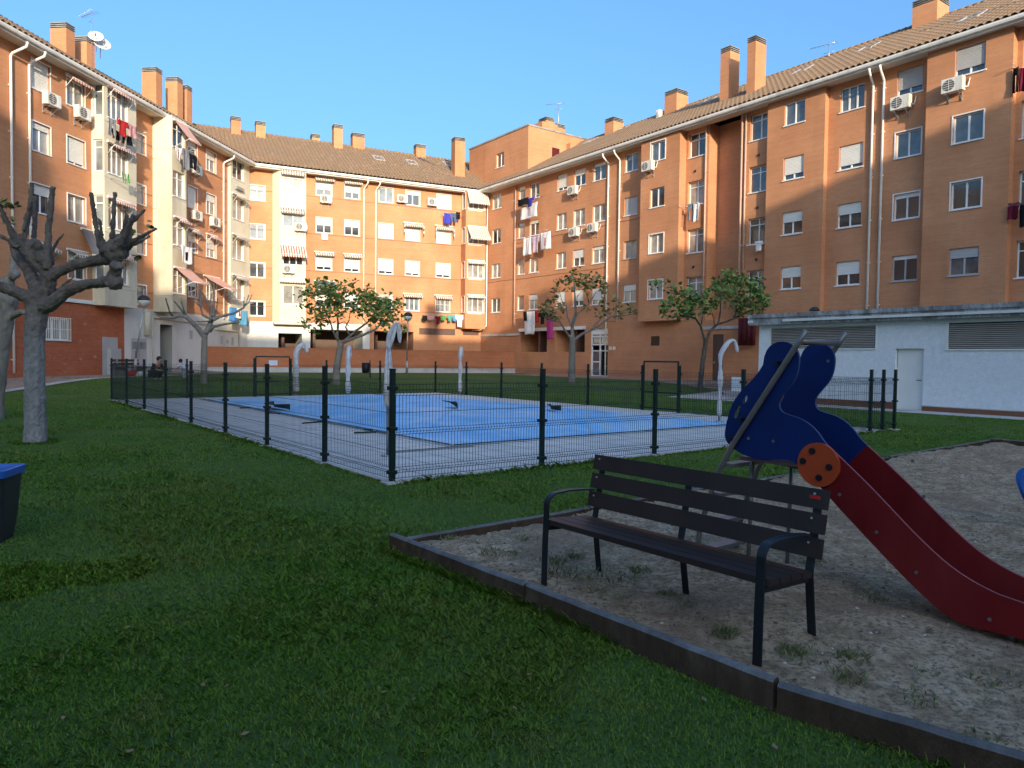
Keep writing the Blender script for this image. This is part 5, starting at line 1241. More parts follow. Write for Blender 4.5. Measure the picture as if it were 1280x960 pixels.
def plate(mb, outline, holes, f3, ext, m=0, mside=1):
    """flat plate with real holes through it"""
    for k in (0, 1):
        bm = bmesh.new(); off = np.array(ext)*k
        for lp in [outline]+holes:
            vs = [bm.verts.new(np.array(f3(*p))+off) for p in lp]
            for i in range(len(vs)): bm.edges.new((vs[i], vs[(i+1) % len(vs)]))
        bmesh.ops.triangle_fill(bm, use_beauty=True, use_dissolve=False, edges=bm.edges[:]); bm.verts.index_update(); base = len(mb.v)
        for v in bm.verts: mb.vert(v.co)
        for f in bm.faces: mb.ifc([base+v.index for v in f.verts], m)
        bm.free()
    for lp in [outline]+holes:
        for i in range(len(lp)):
            p, q = np.array(f3(*lp[i])), np.array(f3(*lp[(i+1) % len(lp)])); mb.face([p, q, q+np.array(ext), p+np.array(ext)], mside)
for l0, lab in ((-.018, 'near'), (SWD, 'far')):
    mb = MB(); plate(mb, bl_s, HOLES, lambda s_, z: sp3(s_, l0, z), (*(sL*.018), 0)); o = mb.build('side_panel', ['slide_blue', 'panel_edge_blue'], slide, weld=True)
    mb = MB(); mb.prism([sp3(s_, l0, z) for s_, z in smooth_poly(red[:len(rtp)+5+len(rb)-1], 2, False)+red[-2:]], (*(sL*.018), 0), 0, 1); o = mb.build('slide_wall', ['slide_red', 'panel_edge'], slide); bevel(o, .004, 2)
# chute bed: follows the lower run of the walls
bedp = [(-.62, .88), (-.2, .885), (-.02, .84)]+[((a[0]+b[0])/2, a[1]*.14+b[1]*.86) for a, b in zip([SPX(*p) for p in zc([(705, 706), (850, 845), (960, 955)], 4.364, 880, 400)+zc([(620, 625), (720, 715), (830, 778), (914, 806)], 2.2857, 880, 400)], [SPX(*p) for p in zc([(330, 470), (400, 548), (470, 625), (600, 758), (680, 832), (760, 872), (914, 910)], 2.2857, 880, 400)])]+[(end[0][0], .17), (end[1][0], .165)]
bedp = smooth_poly(bedp, 2, False); mb = MB()
R = [[mb.vert(sp3(s_, l, z)) for l in (0, SWD)] for s_, z in bedp]+[]
R2 = [[mb.vert(sp3(s_, l, z-.012)) for l in (0, SWD)] for s_, z in bedp]
for i in range(len(R)-1):
    mb.ifc([R[i][0], R[i+1][0], R[i+1][1], R[i][1]], 0, None, True); mb.ifc([R2[i][1], R2[i+1][1], R2[i+1][0], R2[i][0]], 0)
mb.build('chute', 'bed_steel', slide)
plain('rail_metal', (.20, .19, .18), .42, .15, 6, metal=.5)
# orange disc with bolts
dc = SPX(1026, 580.5); dr_ = .5*(abs(SPX(1000, 580)[0]-SPX(1052, 580)[0])*.5+abs(SPX(1026, 553)[1]-SPX(1026, 608)[1])*.5)
mb = MB(); mb.prism([sp3(dc[0]+dr_*math.cos(t), -.018, dc[1]+dr_*math.sin(t)) for t in np.linspace(0, 2*math.pi, 41)[:-1]], (*(-sL*.022), 0)); o = bevel(mb.build('disc', 'slide_orange', slide), .005, 2)
for x, y in ((609, 712), (558, 767), (701, 800), (646, 857)):
    q = SPX(880+x/4.364, 400+y/4.364); mb = MB(); mb.prism([sp3(q[0]+.022*math.cos(t), -.04, q[1]+.022*math.sin(t)) for t in np.linspace(0, 2*math.pi, 15)[:-1]], (*(-sL*.012), 0)); bevel(mb.build('bolt', 'bolt', slide), .003)
mb = MB()
for pts, k, ox, oy in (([(250, 645), (386, 660)], 4.364, 880, 400), ([(392, 498), (498, 605), (612, 720), (822, 854)], 2.2857, 880, 400)):
    for p in zc(pts, k, ox, oy): q = SPX(*p); mb.prism([sp3(q[0]+.011*math.cos(t), -.018, q[1]+.011*math.sin(t)) for t in np.linspace(0, 6.283, 11)[:-1]], (*(-sL*.006), 0))
for s_, z in ((-.2, 1.62), (.42, .95), (.5, .72)): mb.prism([sp3(s_+.011*math.cos(t), SWD-.004, z+.011*math.sin(t)) for t in np.linspace(0, 6.283, 11)[:-1]], (*(sL*.01), 0))
mb.build('rivet', 'rail_metal', slide)
# ladder
plain('rail_metal', (.20, .19, .18), .42, .15, 6, metal=.5)
rail = [SPX(*p) for p in ((1011.5, 413.5), (958, 496), (906, 576), (880, 651), (874, 690))]; rail.append((rail[-1][0]-.01, -.05))
rs_ = smooth_poly(rail, 1, False)
for l in (-.04, SWD+.03):
    mb = MB(); mb.tube([sp3(s_, l, z) for s_, z in rs_], .021, 10); mb.build('ladder_rail', 'rail_metal', slide)
top = SPX(1004, 427); mb = MB(); mb.tube([sp3(top[0], -.04, top[1]), sp3(top[0], SWD+.03, top[1])], .02, 10); mb.build('hand_bar', 'rail_metal', slide)
for z in (.82, .58, .34, .12):
    k = [i for i in range(len(rs_)-1) if rs_[i+1][1] <= z <= rs_[i][1]][0]; a, b = rs_[k], rs_[k+1]; s_ = a[0]+(b[0]-a[0])*(z-a[1])/(b[1]-a[1])
    mb = MB(); mb.obox(sp3(s_+.03, SWD/2, z), (*sL, 0), (*sS, 0), (0, 0, 1), SWD/2+.03, .05, .014); bevel(mb.build('step', 'rail_metal', slide), .005)
mb = MB(); mb.obox(sp3(-.38, SWD/2, .885), (*sL, 0), (*sS, 0), (0, 0, 1), SWD/2, .24, .014); mb.build('platform', 'bed_steel', slide)
for l, px_ in ((.16, 940), (SWD-.02, 989)):
    s0 = SPX(px_, 598, l)[0]; mb = MB(); mb.tube([sp3(s0, l, .90), sp3(s0-.02, l, -.05)], .016, 8); mb.build('support_leg', 'rail_metal', slide)
for l in (.1, SWD-.1):
    mb = MB(); mb.tube([sp3(1.15, l, .14), sp3(1.15, l, -.05)], .02, 8); mb.build('support_leg', 'rail_metal', slide)
for p in ((420, 235), (222, 540), (168, 645)):
    s_, z = SPX(880+p[0]/4.364, 400+p[1]/4.364); mb = MB(); mb.obox(sp3(s_, -.045, z), (*sL, 0), (*sS, 0), (0, 0, 1), .024, .012, .012); mb.build('clamp', 'bolt', slide)

# spring rocker at the right edge
q = GP(1290, 672, .05); rk = thing('spring_rocker', q, 'blue panel of a play spring rocker just entering the right edge over the sand', 'spring rocker')
mb = MB(); out = [(-.26, .42), (-.20, .30), (.0, .26), (.25, .28), (.40, .42), (.44, .62), (.30, .72), (.05, .60), (-.1, .62), (-.24, .70), (-.32, .60)]
ex = np.array([.9, -.43, 0]); ey = np.array([.43, .9, 0]); c = np.array([q[0]+.22, q[1], 0])
for k in (-.12, .10): mb.prism([tuple(c+ex*a+ey*k+np.array([0, 0, b-.02])) for a, b in smooth_poly(out, 2)], tuple(ey*.02))
bevel(mb.build('side_panel', 'bin_blue', rk), .004)
mb = MB(); mb.tube([tuple(c+np.array([.09*math.cos(t), .09*math.sin(t), .04+.25*t/31])) for t in np.linspace(0, 31, 120)], .012, 6); mb.build('spring', 'bolt', rk)
mb = MB(); mb.obox(c+np.array([0, 0, .5]), ex, ey, (0, 0, 1), .16, .13, .015); mb.build('seat', 'slide_red', rk)

# litter bin at the left edge
q = GP(-12, 676, 0); bn_ = thing('litter_bin', q, 'dark grey tapered bin with a bright blue rim cut by the left edge', 'bin')
mb = MB()
def rr_(hx, hy, r, n=5): return [(sx*(hx-r)+r*math.cos(a), sy*(hy-r)+r*math.sin(a)) for sx, sy, a0 in ((1, 1, 0), (-1, 1, 1.57), (-1, -1, 3.14), (1, -1, 4.71)) for a in np.linspace(a0, a0+1.57, n)]
bx = np.array([.97, .24]); by_ = np.array([-.24, .97]); bc = q[:2]-bx*.04
W3 = lambda p, z: (*(bc+bx*p[0]+by_*p[1]), z)
lv = [(.165, .165, .0), (.19, .19, .18), (.215, .215, .52), (.222, .222, .575)]; R = [[mb.vert(W3(p, z)) for p in rr_(hx, hy, .05)] for hx, hy, z in lv]
for r0, r1 in zip(R[:-1], R[1:]):
    for i in range(len(r0)): j = (i+1) % len(r0); mb.ifc([r0[i], r0[j], r1[j], r1[i]], 0, None, False)
mb.ifc(R[0][::-1]); mb.build('body', 'bin_grey', bn_)
mb = MB(); lv = [(.225, .225, .56), (.24, .24, .565), (.243, .243, .625), (.225, .225, .63), (.21, .21, .60), (.19, .19, .50), (.18, .18, .42)]; R = [[mb.vert(W3(p, z)) for p in rr_(hx, hy, .05)] for hx, hy, z in lv]
for r0, r1 in zip(R[:-1], R[1:]):
    for i in range(len(r0)): j = (i+1) % len(r0); mb.ifc([r0[i], r0[j], r1[j], r1[i]], 0)
mb.ifc(R[-1]); mb.build('rim', 'bin_blue', bn_)

# =================================================================== STREET LAMPS, FAR BENCH, SMALL BIN
def lamp(base, h, label, lean=0, face=0, bright=True):
    b = np.array(base, float); t = thing('street_lamp', b, label, 'street lamp'); mb = MB(); top = b+[lean, 0, h]
    mb.tube([b, b+[lean*.15, 0, .9]], .075, 10); mb.tube([b+[lean*.15, 0, .9], top], [.052, .042], 10); mb.build('pole', 'galv', t)
    mb = MB(); mb.lathe(top, [(.06, -.04), (.16, .02), (.27, .16), (.29, .30)], 18); mb.build('globe', 'lamp_globe', t)
    mb = MB(); mb.lathe(top, [(.295, .30), (.31, .33), (.27, .45), (.15, .55), (.02, .58)], 18); mb.build('hood', 'lamp_dark', t)
q = GT(508.5, 468); lamp(q, 909/q[1]*0+ (DP(508.5, 401, q[1])[2]-q[2]), 'grey street lamp with a dark domed globe in front of the long low wall', .05)
q = GT(168, 470); lamp(q, DP(180, 383, q[1])[2]-q[2], 'leaning street lamp with a dark dome in front of the utility door at left', float(DP(180, 383, q[1])[0]-q[0]))
q0 = FL.P(-15.9, 1.9, 0); z0 = float(terr(q0[0], q0[1])); fb = thing('park_bench', (q0[0], q0[1], z0), 'weathered grey brown bench against the brick base of the left block', 'bench')
fl = FL.sub(-16.6, 1.6)
mb = MB()
for k in range(3): mb.fbox(fl, 0, 2.0, .05+.16*k, .18+.16*k, z0+.42, z0+.46)
mb.build('seat', 'plank_brown', fb); mb = MB()
for k in range(2): mb.fbox(fl, 0, 2.0, -.08-.04*k, -.04-.04*k, z0+.55+.17*k, z0+.68+.17*k)
mb.build('backrest', 'timber', fb)
for u in (.25, 1.75): mb = MB(); mb.fbox(fl, u-.04, u+.04, 0, .45, z0, z0+.42); mb.fbox(fl, u-.03, u+.03, -.14, -.02, z0, z0+.85); mb.build('leg', 'concrete_dark', fb)
q = GT(457, 472); q = np.array([*(q[:2]), q[2]]); lb = thing('litter_bin', q, 'small dark litter bin in front of the low wall footing', 'bin')
mb = MB(); mb.lathe(q+[0, 0, .25], [(.17, 0), (.20, .05), (.22, .55), (.2, .56), (.18, .5)], 14); mb.build('basket', 'bolt', lb); mb = MB(); mb.tube([q+[.24, 0, 0], q+[.24, 0, .95]], .03, 8); mb.build('post', 'bolt', lb)
q = GT(1073, 539); mb = MB(); mb.obox(q+[0, 0, .04], (.9, -.4, 0), (.4, .9, 0), (0, .2, 1), .16, .1, .05); tag(mb.build('concrete_block', 'concrete', None), 'small broken concrete lump on the grass by the last fence posts', 'rubble')
for x, y, lab, mt, hw in ((176, 472, 'crumpled white bag on the paving near the leaning lamp', 'sign_white', .25), (165, 471, 'small red and yellow toy box on the paving near the leaning lamp', 'c_red', .28)):
    q = GT(x, y); mb = MB(); mb.blob(q+[0, 0, .16], (hw, .18, .16), 0, .3, 4, 2); tag(mb.build('bag' if 'bag' in lab else 'toy_box', mt, None), lab, 'bag' if 'bag' in lab else 'toy box')

# =================================================================== PEOPLE (far away, by the left block)
def skin_body(name, root, joints, edges, mat, sub=1):
    me = bpy.data.meshes.new(name); bm = bmesh.new(); sk = bm.verts.layers.skin.verify(); vs = []
    org = ORG[root.name]
    for i, (p, r) in enumerate(joints):
        v = bm.verts.new(np.array(p)); v[sk].radius = (r, r); v[sk].use_root = (i == 0); vs.append(v)
    for a, b in edges: bm.edges.new((vs[a], vs[b]))
    bm.to_mesh(me); bm.free(); me.materials.append(MATS[mat]); o = bpy.data.objects.new(name, me); COL.objects.link(o); o.parent = root
    m = o.modifiers.new('skin', 'SKIN'); m.use_smooth_shade = True; s_ = o.modifiers.new('sub', 'SUBSURF'); s_.levels = s_.render_levels = sub+1; return o
def person(base, label, yaw, J, E_, hair, clothes):
    t = thing('person', base, label, 'person'); t.rotation_euler = (0, 0, yaw)
    skin_body('body', t, J, E_, 'skin')
    for nm, jj, ee, mt in clothes: skin_body(nm, t, jj, ee, mt)
    hc, hr = hair; bm = bmesh.new(); bmesh.ops.create_uvsphere(bm, u_segments=14, v_segments=10, radius=1)
    for v in bm.verts: v.co = Vector((v.co.x*hr*.98, v.co.y*hr*1.05, v.co.z*hr*1.05+.02))+Vector(hc)+Vector((-.025, 0, .02))
    bmesh.ops.delete(bm, geom=[f for f in bm.faces if f.calc_center_median().x > hc[0]+hr*.42 and f.calc_center_median().z < hc[2]+hr*.5], context='FACES')
    me = bpy.data.meshes.new('hair'); bm.to_mesh(me); bm.free(); me.materials.append(MATS['hair']); h = bpy.data.objects.new('hair', me); COL.objects.link(h); h.parent = t
    return t
# crouching adult, dark clothes (x is forward)
Ja = [((0, 0, .28), .15), ((.08, 0, .46), .15), ((.20, 0, .66), .15), ((.27, 0, .76), .06), ((.33, 0, .86), .10), ((.35, 0, .95), .095),
      ((.02, .12, .28), .10), ((.40, .15, .46), .075), ((.14, .14, .08), .05), ((.30, .15, .03), .04), ((.02, -.12, .28), .10), ((.40, -.15, .46), .075), ((.14, -.14, .08), .05), ((.30, -.15, .03), .04),
      ((.20, .19, .68), .055), ((.36, .24, .48), .045), ((.56, .14, .42), .035), ((.64, .12, .40), .03), ((.20, -.19, .68), .055), ((.36, -.24, .48), .045), ((.56, -.14, .42), .035), ((.64, -.12, .40), .03)]
Ea = [(0, 1), (1, 2), (2, 3), (3, 4), (4, 5), (0, 6), (6, 7), (7, 8), (8, 9), (0, 10), (10, 11), (11, 12), (12, 13), (2, 14), (14, 15), (15, 16), (16, 17), (2, 18), (18, 19), (19, 20), (20, 21)]
q = GT(192, 475); coat = [(p, r+.03) for p, r in Ja[:3]]+[(p, r+.025) for p, r in (Ja[14], Ja[15], Ja[18], Ja[19])]
legs = [((0, 0, .27), .16)]+[(p, r+.02) for p, r in (Ja[6], Ja[7], Ja[8], Ja[10], Ja[11], Ja[12])]
person(q, 'dark haired person in black clothes crouching on the paving by the doorway', -.3, Ja, Ea, ((.335, 0, .90), .115),
       [('coat', coat, [(0, 1), (1, 2), (2, 3), (3, 4), (2, 5), (5, 6)], 'cloth_dark'), ('trousers', legs, [(0, 1), (1, 2), (2, 3), (0, 4), (4, 5), (5, 6)], 'cloth_dark')])
Jc = [((0, 0, .40), .085), ((.06, 0, .54), .09), ((.15, 0, .66), .09), ((.20, 0, .72), .035), ((.25, 0, .78), .075), ((.27, 0, .84), .075),
      ((0, .06, .38), .06), ((.03, .08, .20), .045), ((-.01, .08, .04), .035), ((.08, .08, .02), .03), ((0, -.06, .38), .06), ((.03, -.08, .20), .045), ((-.01, -.08, .04), .035), ((.08, -.08, .02), .03),
      ((.15, .12, .66), .04), ((.22, .16, .52), .032), ((.34, .14, .42), .026), ((.15, -.12, .66), .04), ((.22, -.16, .52), .032), ((.34, -.14, .42), .026)]
Ec = [(0, 1), (1, 2), (2, 3), (3, 4), (4, 5), (0, 6), (6, 7), (7, 8), (8, 9), (0, 10), (10, 11), (11, 12), (12, 13), (2, 14), (14, 15), (15, 16), (2, 17), (17, 18), (18, 19)]
q = GT(231, 473)
person(q, 'small child in pale blue and white clothes bending forward near the low wall end', 2.9, Jc, Ec, ((.25, 0, .80), .088),
       [('shirt', [(p, r+.02) for p, r in Jc[:3]]+[(p, r+.018) for p, r in (Jc[14], Jc[15], Jc[17], Jc[18])], [(0, 1), (1, 2), (2, 3), (3, 4), (2, 5), (5, 6)], 'cloth_pale'),
        ('trousers', [((0, 0, .40), .10)]+[(p, r+.015) for p, r in (Jc[6], Jc[7], Jc[8], Jc[10], Jc[11], Jc[12])], [(0, 1), (1, 2), (2, 3), (0, 4), (4, 5), (5, 6)], 'cloth_pale')])

# =================================================================== TREES
def leaf_cluster(mb, c, n, r, size, rs, flat=.75, m=0):
    """n real leaves (folded, lobed) spread round a twig end"""
    for _ in range(n):
        d = rs.normal(size=3); d /= np.linalg.norm(d); p = np.array(c)+d*np.array([r, r, r*flat])*rs.rand()**.5
        a = rs.normal(size=3)*[1, 1, .5]; a /= np.linalg.norm(a); b = np.cross(a, rs.normal(size=3)*[.5, .5, 1]+np.array([0, 0, .9])); b /= np.linalg.norm(b)+1e-9; nn = np.cross(a, b)
        s_ = size*(.55+.75*rs.rand())
        L = [(0, 0, 0), (.35, .42, .10), (.55, .28, .05), (.75, .34, .02), (1, 0, -.12), (.75, -.34, .02), (.55, -.28, .05), (.35, -.42, .10)]
        i = [mb.vert(p+s_*(a*x+b*y+nn*z)) for x, y, z in L]
        mb.ifc([i[0], i[1], i[2], i[3], i[4]], m); mb.ifc([i[0], i[4], i[5], i[6], i[7]], m)
def trunk_obj(t, branches, mat, voxel, rough=.03, ns=.12, blobs=()):
    mb = MB()
    for P_, R_ in branches: mb.tube(P_, R_, 9)
    for i, (c, r) in enumerate(blobs): mb.blob(c, r, 0, .16, i+3)
    o = mb.build('trunk', mat, t)
    rm = o.modifiers.new('fuse', 'REMESH'); rm.mode = 'VOXEL'; rm.voxel_size = voxel; rm.use_smooth_shade = True
    tx = bpy.data.textures.new('bark_lumps', 'CLOUDS'); tx.noise_scale = ns; tx.noise_depth = 3
    d = o.modifiers.new('lumps', 'DISPLACE'); d.texture = tx; d.strength = rough; d.texture_coords = 'LOCAL'
    tx2 = bpy.data.textures.new('bark_fine', 'CLOUDS'); tx2.noise_scale = ns*.3; tx2.noise_depth = 4
    d2 = o.modifiers.new('fine', 'DISPLACE'); d2.texture = tx2; d2.strength = rough*.8; d2.texture_coords = 'LOCAL'; return o
def pxs(pts, ox, oy, k): return [(ox+x/k, oy+y/k) for x, y in pts]
def spread(pts, depth, d0, d1):
    n = len(pts); return [DP(x, y, depth+d0+(d1-d0)*i/(max(1, n-1))) for i, (x, y) in enumerate(pts)]

# --- the big pollarded tree at left
D1 = 13.05; pk = lambda pts: pxs(pts, 0, 220, 4.8)
t1 = thing('pollarded_tree', GP(45, 553, 0), 'large bare pollarded tree with a thick grey trunk and cut stubs in the left foreground', 'tree')
br = [([DP(44, 556, D1), DP(44, 530, D1), DP(43.5, 480, D1), DP(43, 420, D1), DP(47, 385, D1), DP(58, 360, D1)], [.205, .178, .166, .162, .185, .14]),
      (spread(pk([(235, 790), (310, 765), (400, 692), (500, 650), (600, 640), (655, 630), (690, 585), (700, 530)]), D1, 0, -.7), [.15, .13, .105, .09, .088, .10, .095, .11]),
      (spread(pk([(240, 740), (290, 640), (280, 570), (200, 490), (130, 425), (85, 360), (55, 310)]), D1, 0, .3), [.18, .14, .125, .125, .10, .075, .045]),
      (spread(pk([(285, 620), (340, 580), (440, 535), (560, 510), (660, 495)]), D1, 0, .2), [.115, .10, .088, .095, .12]),
      (spread(pk([(210, 780), (170, 725), (80, 690), (0, 662), (-80, 640)]), D1, 0, -.3), [.17, .13, .10, .09, .085]),
      (spread(pk([(230, 700), (170, 560), (100, 480), (75, 400)]), D1, 0, .9), [.13, .10, .085, .06])]
def stub(pts, r0, r1, dd=0, cut=True): br.append((spread(pk(pts), D1, dd, dd*1.3), list(np.linspace(r0*.86, r1*.82, len(pts)))))
H2 = -.2
for pts, r0, r1, dd in (([(640, 460), (600, 420), (570, 260), (547, 98)], .065, .042, H2), ([(680, 430), (672, 370), (682, 230), (690, 97)], .055, .042, H2+.1), ([(720, 420), (745, 370), (775, 300), (803, 232)], .075, .05, H2-.2),
        ([(705, 430), (750, 300), (765, 225)], .05, .04, H2+.3), ([(730, 410), (800, 270), (873, 197)], .05, .028, H2+.2), ([(750, 420), (840, 365), (940, 315)], .05, .03, H2-.1), ([(740, 430), (830, 400), (900, 360)], .04, .03, H2+.3), ([(640, 430), (612, 370), (600, 270), (585, 255)], .045, .025, H2+.4),
        ([(130, 420), (150, 350), (180, 200), (190, 38)], .065, .042, .2), ([(140, 330), (160, 250), (185, 150)], .045, .03, .15), ([(190, 470), (207, 330), (215, 125)], .06, .045, .5), ([(285, 560), (283, 470), (292, 300), (320, 65)], .085, .055, .0), ([(300, 470), (340, 400), (385, 342)], .04, .024, .3),
        ([(110, 420), (50, 290), (0, 185), (-20, 150)], .06, .04, .1), ([(110, 430), (50, 385), (-10, 352)], .055, .03, -.2), ([(340, 690), (400, 640), (450, 600)], .035, .02, .1)):
    stub(pts, r0, r1, dd)
bl_ = [(DP(*pk([(690, 455)])[0], D1+H2), (.22, .20, .20)), (DP(*pk([(650, 445)])[0], D1+H2), .15), (DP(*pk([(690, 640)])[0], D1-.6), .13), (DP(*pk([(200, 440)])[0], D1+.25), .19), (DP(*pk([(120, 400)])[0], D1+.2), .15), (DP(*pk([(270, 500)])[0], D1+.1), .16), (DP(*pk([(740, 400)])[0], D1+H2), .16)]
trunk_obj(t1, br, 'bark_dark', .018, .045, .11, bl_)
# pale lower bark is the same trunk: a graded material by height along the trunk
m, nt, b = nodes('bark_pollard'); o_ = objco(nt); sp_ = N(nt, 'ShaderNodeSeparateXYZ'); Lk(nt, o_, sp_.inputs[0])
nz = noise(nt, 5, 7, mapped(nt, o_, (1, 1, .3)), .7); ad = N(nt, 'ShaderNodeMath', operation='MULTIPLY_ADD'); Lk(nt, nz, ad.inputs[0]); ad.inputs[1].default_value = .9; Lk(nt, sp_.outputs[2], ad.inputs[2])
hm = ramp(nt, ad.outputs[0], [(0, (0, 0, 0)), (1, (1, 1, 1))]); mr = N(nt, 'ShaderNodeMapRange'); mr.inputs['From Min'].default_value = 1.9; mr.inputs['From Max'].default_value = 3.1; Lk(nt, ad.outputs[0], mr.inputs['Value'])
lowc = ramp(nt, nz, [(.3, (.17, .16, .15)), (.55, (.25, .24, .23)), (.75, (.36, .345, .33))]); hic = ramp(nt, nz, [(.3, (.065, .05, .04)), (.5, (.125, .098, .078)), (.72, (.21, .172, .14))])
Lk(nt, mix(nt, mr.outputs[0], lowc, hic), b.inputs['Base Color']); b.inputs['Roughness'].default_value = .9; bump(nt, b, noise(nt, 14, 7, mapped(nt, o_, (1, 1, .4)), .7), .6, .03)
for c in t1.children: c.data.materials[0] = m
mb = MB(); rs = np.random.RandomState(2)
for x, y, n in ((9, 254, 10), (17, 258, 8), (14, 276, 7), (158, 297, 9), (152, 303, 7), (172, 318, 4), (188, 281, 5)): leaf_cluster(mb, DP(x, y, D1+.1), n, .10, .13, rs)
mb.build('crown', 'leaf_olive', t1)
# --- second tree half hidden behind it at the very left
D0 = 17.5; t0 = thing('pollarded_tree', DP(-6, 478, D0)*[1, 1, 0]+[0, 0, .0], 'pale pollarded tree partly cut off by the left edge behind the large one', 'tree')
br0 = [(spread([(-9, 545), (-8, 500), (0, 440), (6, 400), (8, 380)], D0, 0, 0), [.27, .22, .2, .2, .22]), (spread([(8, 395), (18, 394), (26, 390), (34, 392)], D0, 0, -.3), [.11, .085, .075, .05]),
       (spread([(8, 385), (10, 350), (16, 345), (18, 300)], D0, 0, .3), [.17, .13, .10, .05]), (spread([(6, 385), (-6, 350), (-20, 330)], D0, 0, 0), [.16, .12, .1]), (spread([(3, 372), (12, 348), (22, 342)], D0, 0, .5), [.12, .1, .08])]
trunk_obj(t0, br0, 'bark_pale', .035, .05, .15, [(DP(8, 375, D0), .26), (DP(18, 343, D0), .13)])

def small_tree(name, base_px, depth, branches, mat, label, leaves, leafmat_, voxel=.035, lsize=.2, seed=1, rough=.03, rk=1.0, lsp=.26):
    b = GT(*base_px); t = thing(name, b, label, 'tree'); dd = b[1]
    rs = np.random.RandomState(seed); bb = []
    for k, (pts, r0, r1, sp_) in enumerate(branches):
        if k == 0: pts = [(pts[0][0], base_px[1]+2)]+list(pts)
        k_ = 1 if k == 0 else rk; bb.append((spread(pts, dd, 0, sp_), list(np.linspace(r0*k_, r1*k_, len(pts)))))
    trunk_obj(t, bb, mat, voxel, rough, .18)
    if leaves:
        mb = MB()
        for x, y, sx, sy, n in leaves:
            for _ in range(n):
                px, py = x+sx*rs.normal()*.5, y+sy*rs.normal()*.5
                c = DP(px, py, dd+rs.uniform(-1.6, 1.6)); leaf_cluster(mb, c, rs.randint(6, 13), lsp, lsize, rs)
        mb.build('crown', leafmat_, t)
    return t
# --- bare young tree left of the pool
q = lambda pts: pxs(pts, 200, 330, 6.4)
small_tree('pollarded_tree', (255, 479), 0, [(q([(352, 880), (352, 760), (355, 640), (358, 570)]), .15, .12, 0),
  (q([(350, 580), (310, 520), (270, 480), (215, 425), (160, 410), (110, 430), (0, 425)]), .2, .09, -.8), (q([(205, 420), (165, 360), (112, 295)]), .075, .04, -.9), (q([(210, 415), (190, 370), (170, 295)]), .07, .04, -.5), (q([(110, 430), (75, 380), (45, 270)]), .08, .045, -1),
  (q([(365, 560), (395, 490), (420, 430)]), .2, .16, .4), (q([(410, 440), (340, 410), (325, 340), (250, 280)]), .11, .045, .3), (q([(325, 345), (330, 205)]), .075, .045, .6), (q([(325, 340), (290, 280), (265, 235)]), .06, .04, .2),
  (q([(405, 430), (400, 340), (350, 250), (330, 205)]), .08, .035, .9), (q([(425, 420), (432, 300), (432, 155)]), .10, .06, .5), (q([(400, 340), (412, 240)]), .06, .04, .3), (q([(440, 420), (455, 350), (462, 270)]), .06, .035, -.2),
  (q([(420, 450), (480, 420), (590, 395), (670, 350)]), .13, .07, .6), (q([(670, 350), (672, 265)]), .05, .03, .6), (q([(665, 355), (690, 310), (712, 245)]), .05, .03, .9), (q([(670, 350), (715, 300), (738, 240)]), .05, .03, .4),
  (q([(400, 540), (430, 500), (520, 480), (640, 465)]), .12, .07, -.6), (q([(405, 455), (330, 462), (240, 460)]), .06, .04, .4)], 'bark_pale',
  'bare young pollarded tree between the pool fence and the left block', None, None, .022, rk=.60)
# --- leafy tree in front of the sunlit block
q = lambda pts: pxs(pts, 360, 330, 5.973)
small_tree('broadleaf_tree', (419, 480), 0, [(q([(360, 820), (375, 700), (395, 600)]), .185, .15, 0), (q([(392, 610), (365, 545), (375, 440), (365, 370)]), .14, .05, .5), (q([(370, 560), (335, 500), (315, 430), (270, 340)]), .10, .04, -.7), (q([(320, 440), (250, 432), (150, 430)]), .05, .03, -.5),
  (q([(395, 600), (440, 560), (490, 510), (590, 440), (650, 370)]), .14, .045, .7), (q([(405, 590), (470, 560), (560, 530), (650, 490), (700, 440), (790, 420)]), .13, .04, -.9), (q([(460, 530), (430, 470), (455, 420), (465, 350)]), .07, .035, -.3), (q([(590, 440), (555, 400), (548, 370)]), .05, .03, .9), (q([(690, 450), (760, 330)]), .05, .03, -.8), (q([(370, 450), (420, 430), (460, 470)]), .05, .03, .2)], 'bark_pale',
  "broad young tree with yellow green leaves in front of the sunlit block",
  [(x, y, sx, sy, n) for (x, y), sx, sy, n in zip(q([(205, 170), (260, 210), (330, 190), (400, 240), (140, 250), (200, 330), (270, 360), (340, 300), (250, 400), (380, 350), (160, 430), (530, 220), (590, 250), (500, 300), (620, 320), (560, 350), (640, 390), (720, 280), (770, 300), (740, 350), (690, 360), (760, 420), (820, 460), (430, 190), (660, 290), (300, 250)]),
   [13]*26, [9]*26, [7, 9, 9, 9, 6, 7, 7, 8, 6, 7, 4, 7, 7, 7, 7, 6, 6, 8, 8, 7, 6, 6, 5, 4, 6, 9])], 'leaf_green', .03, .21, 5, rk=.68, lsp=.36)
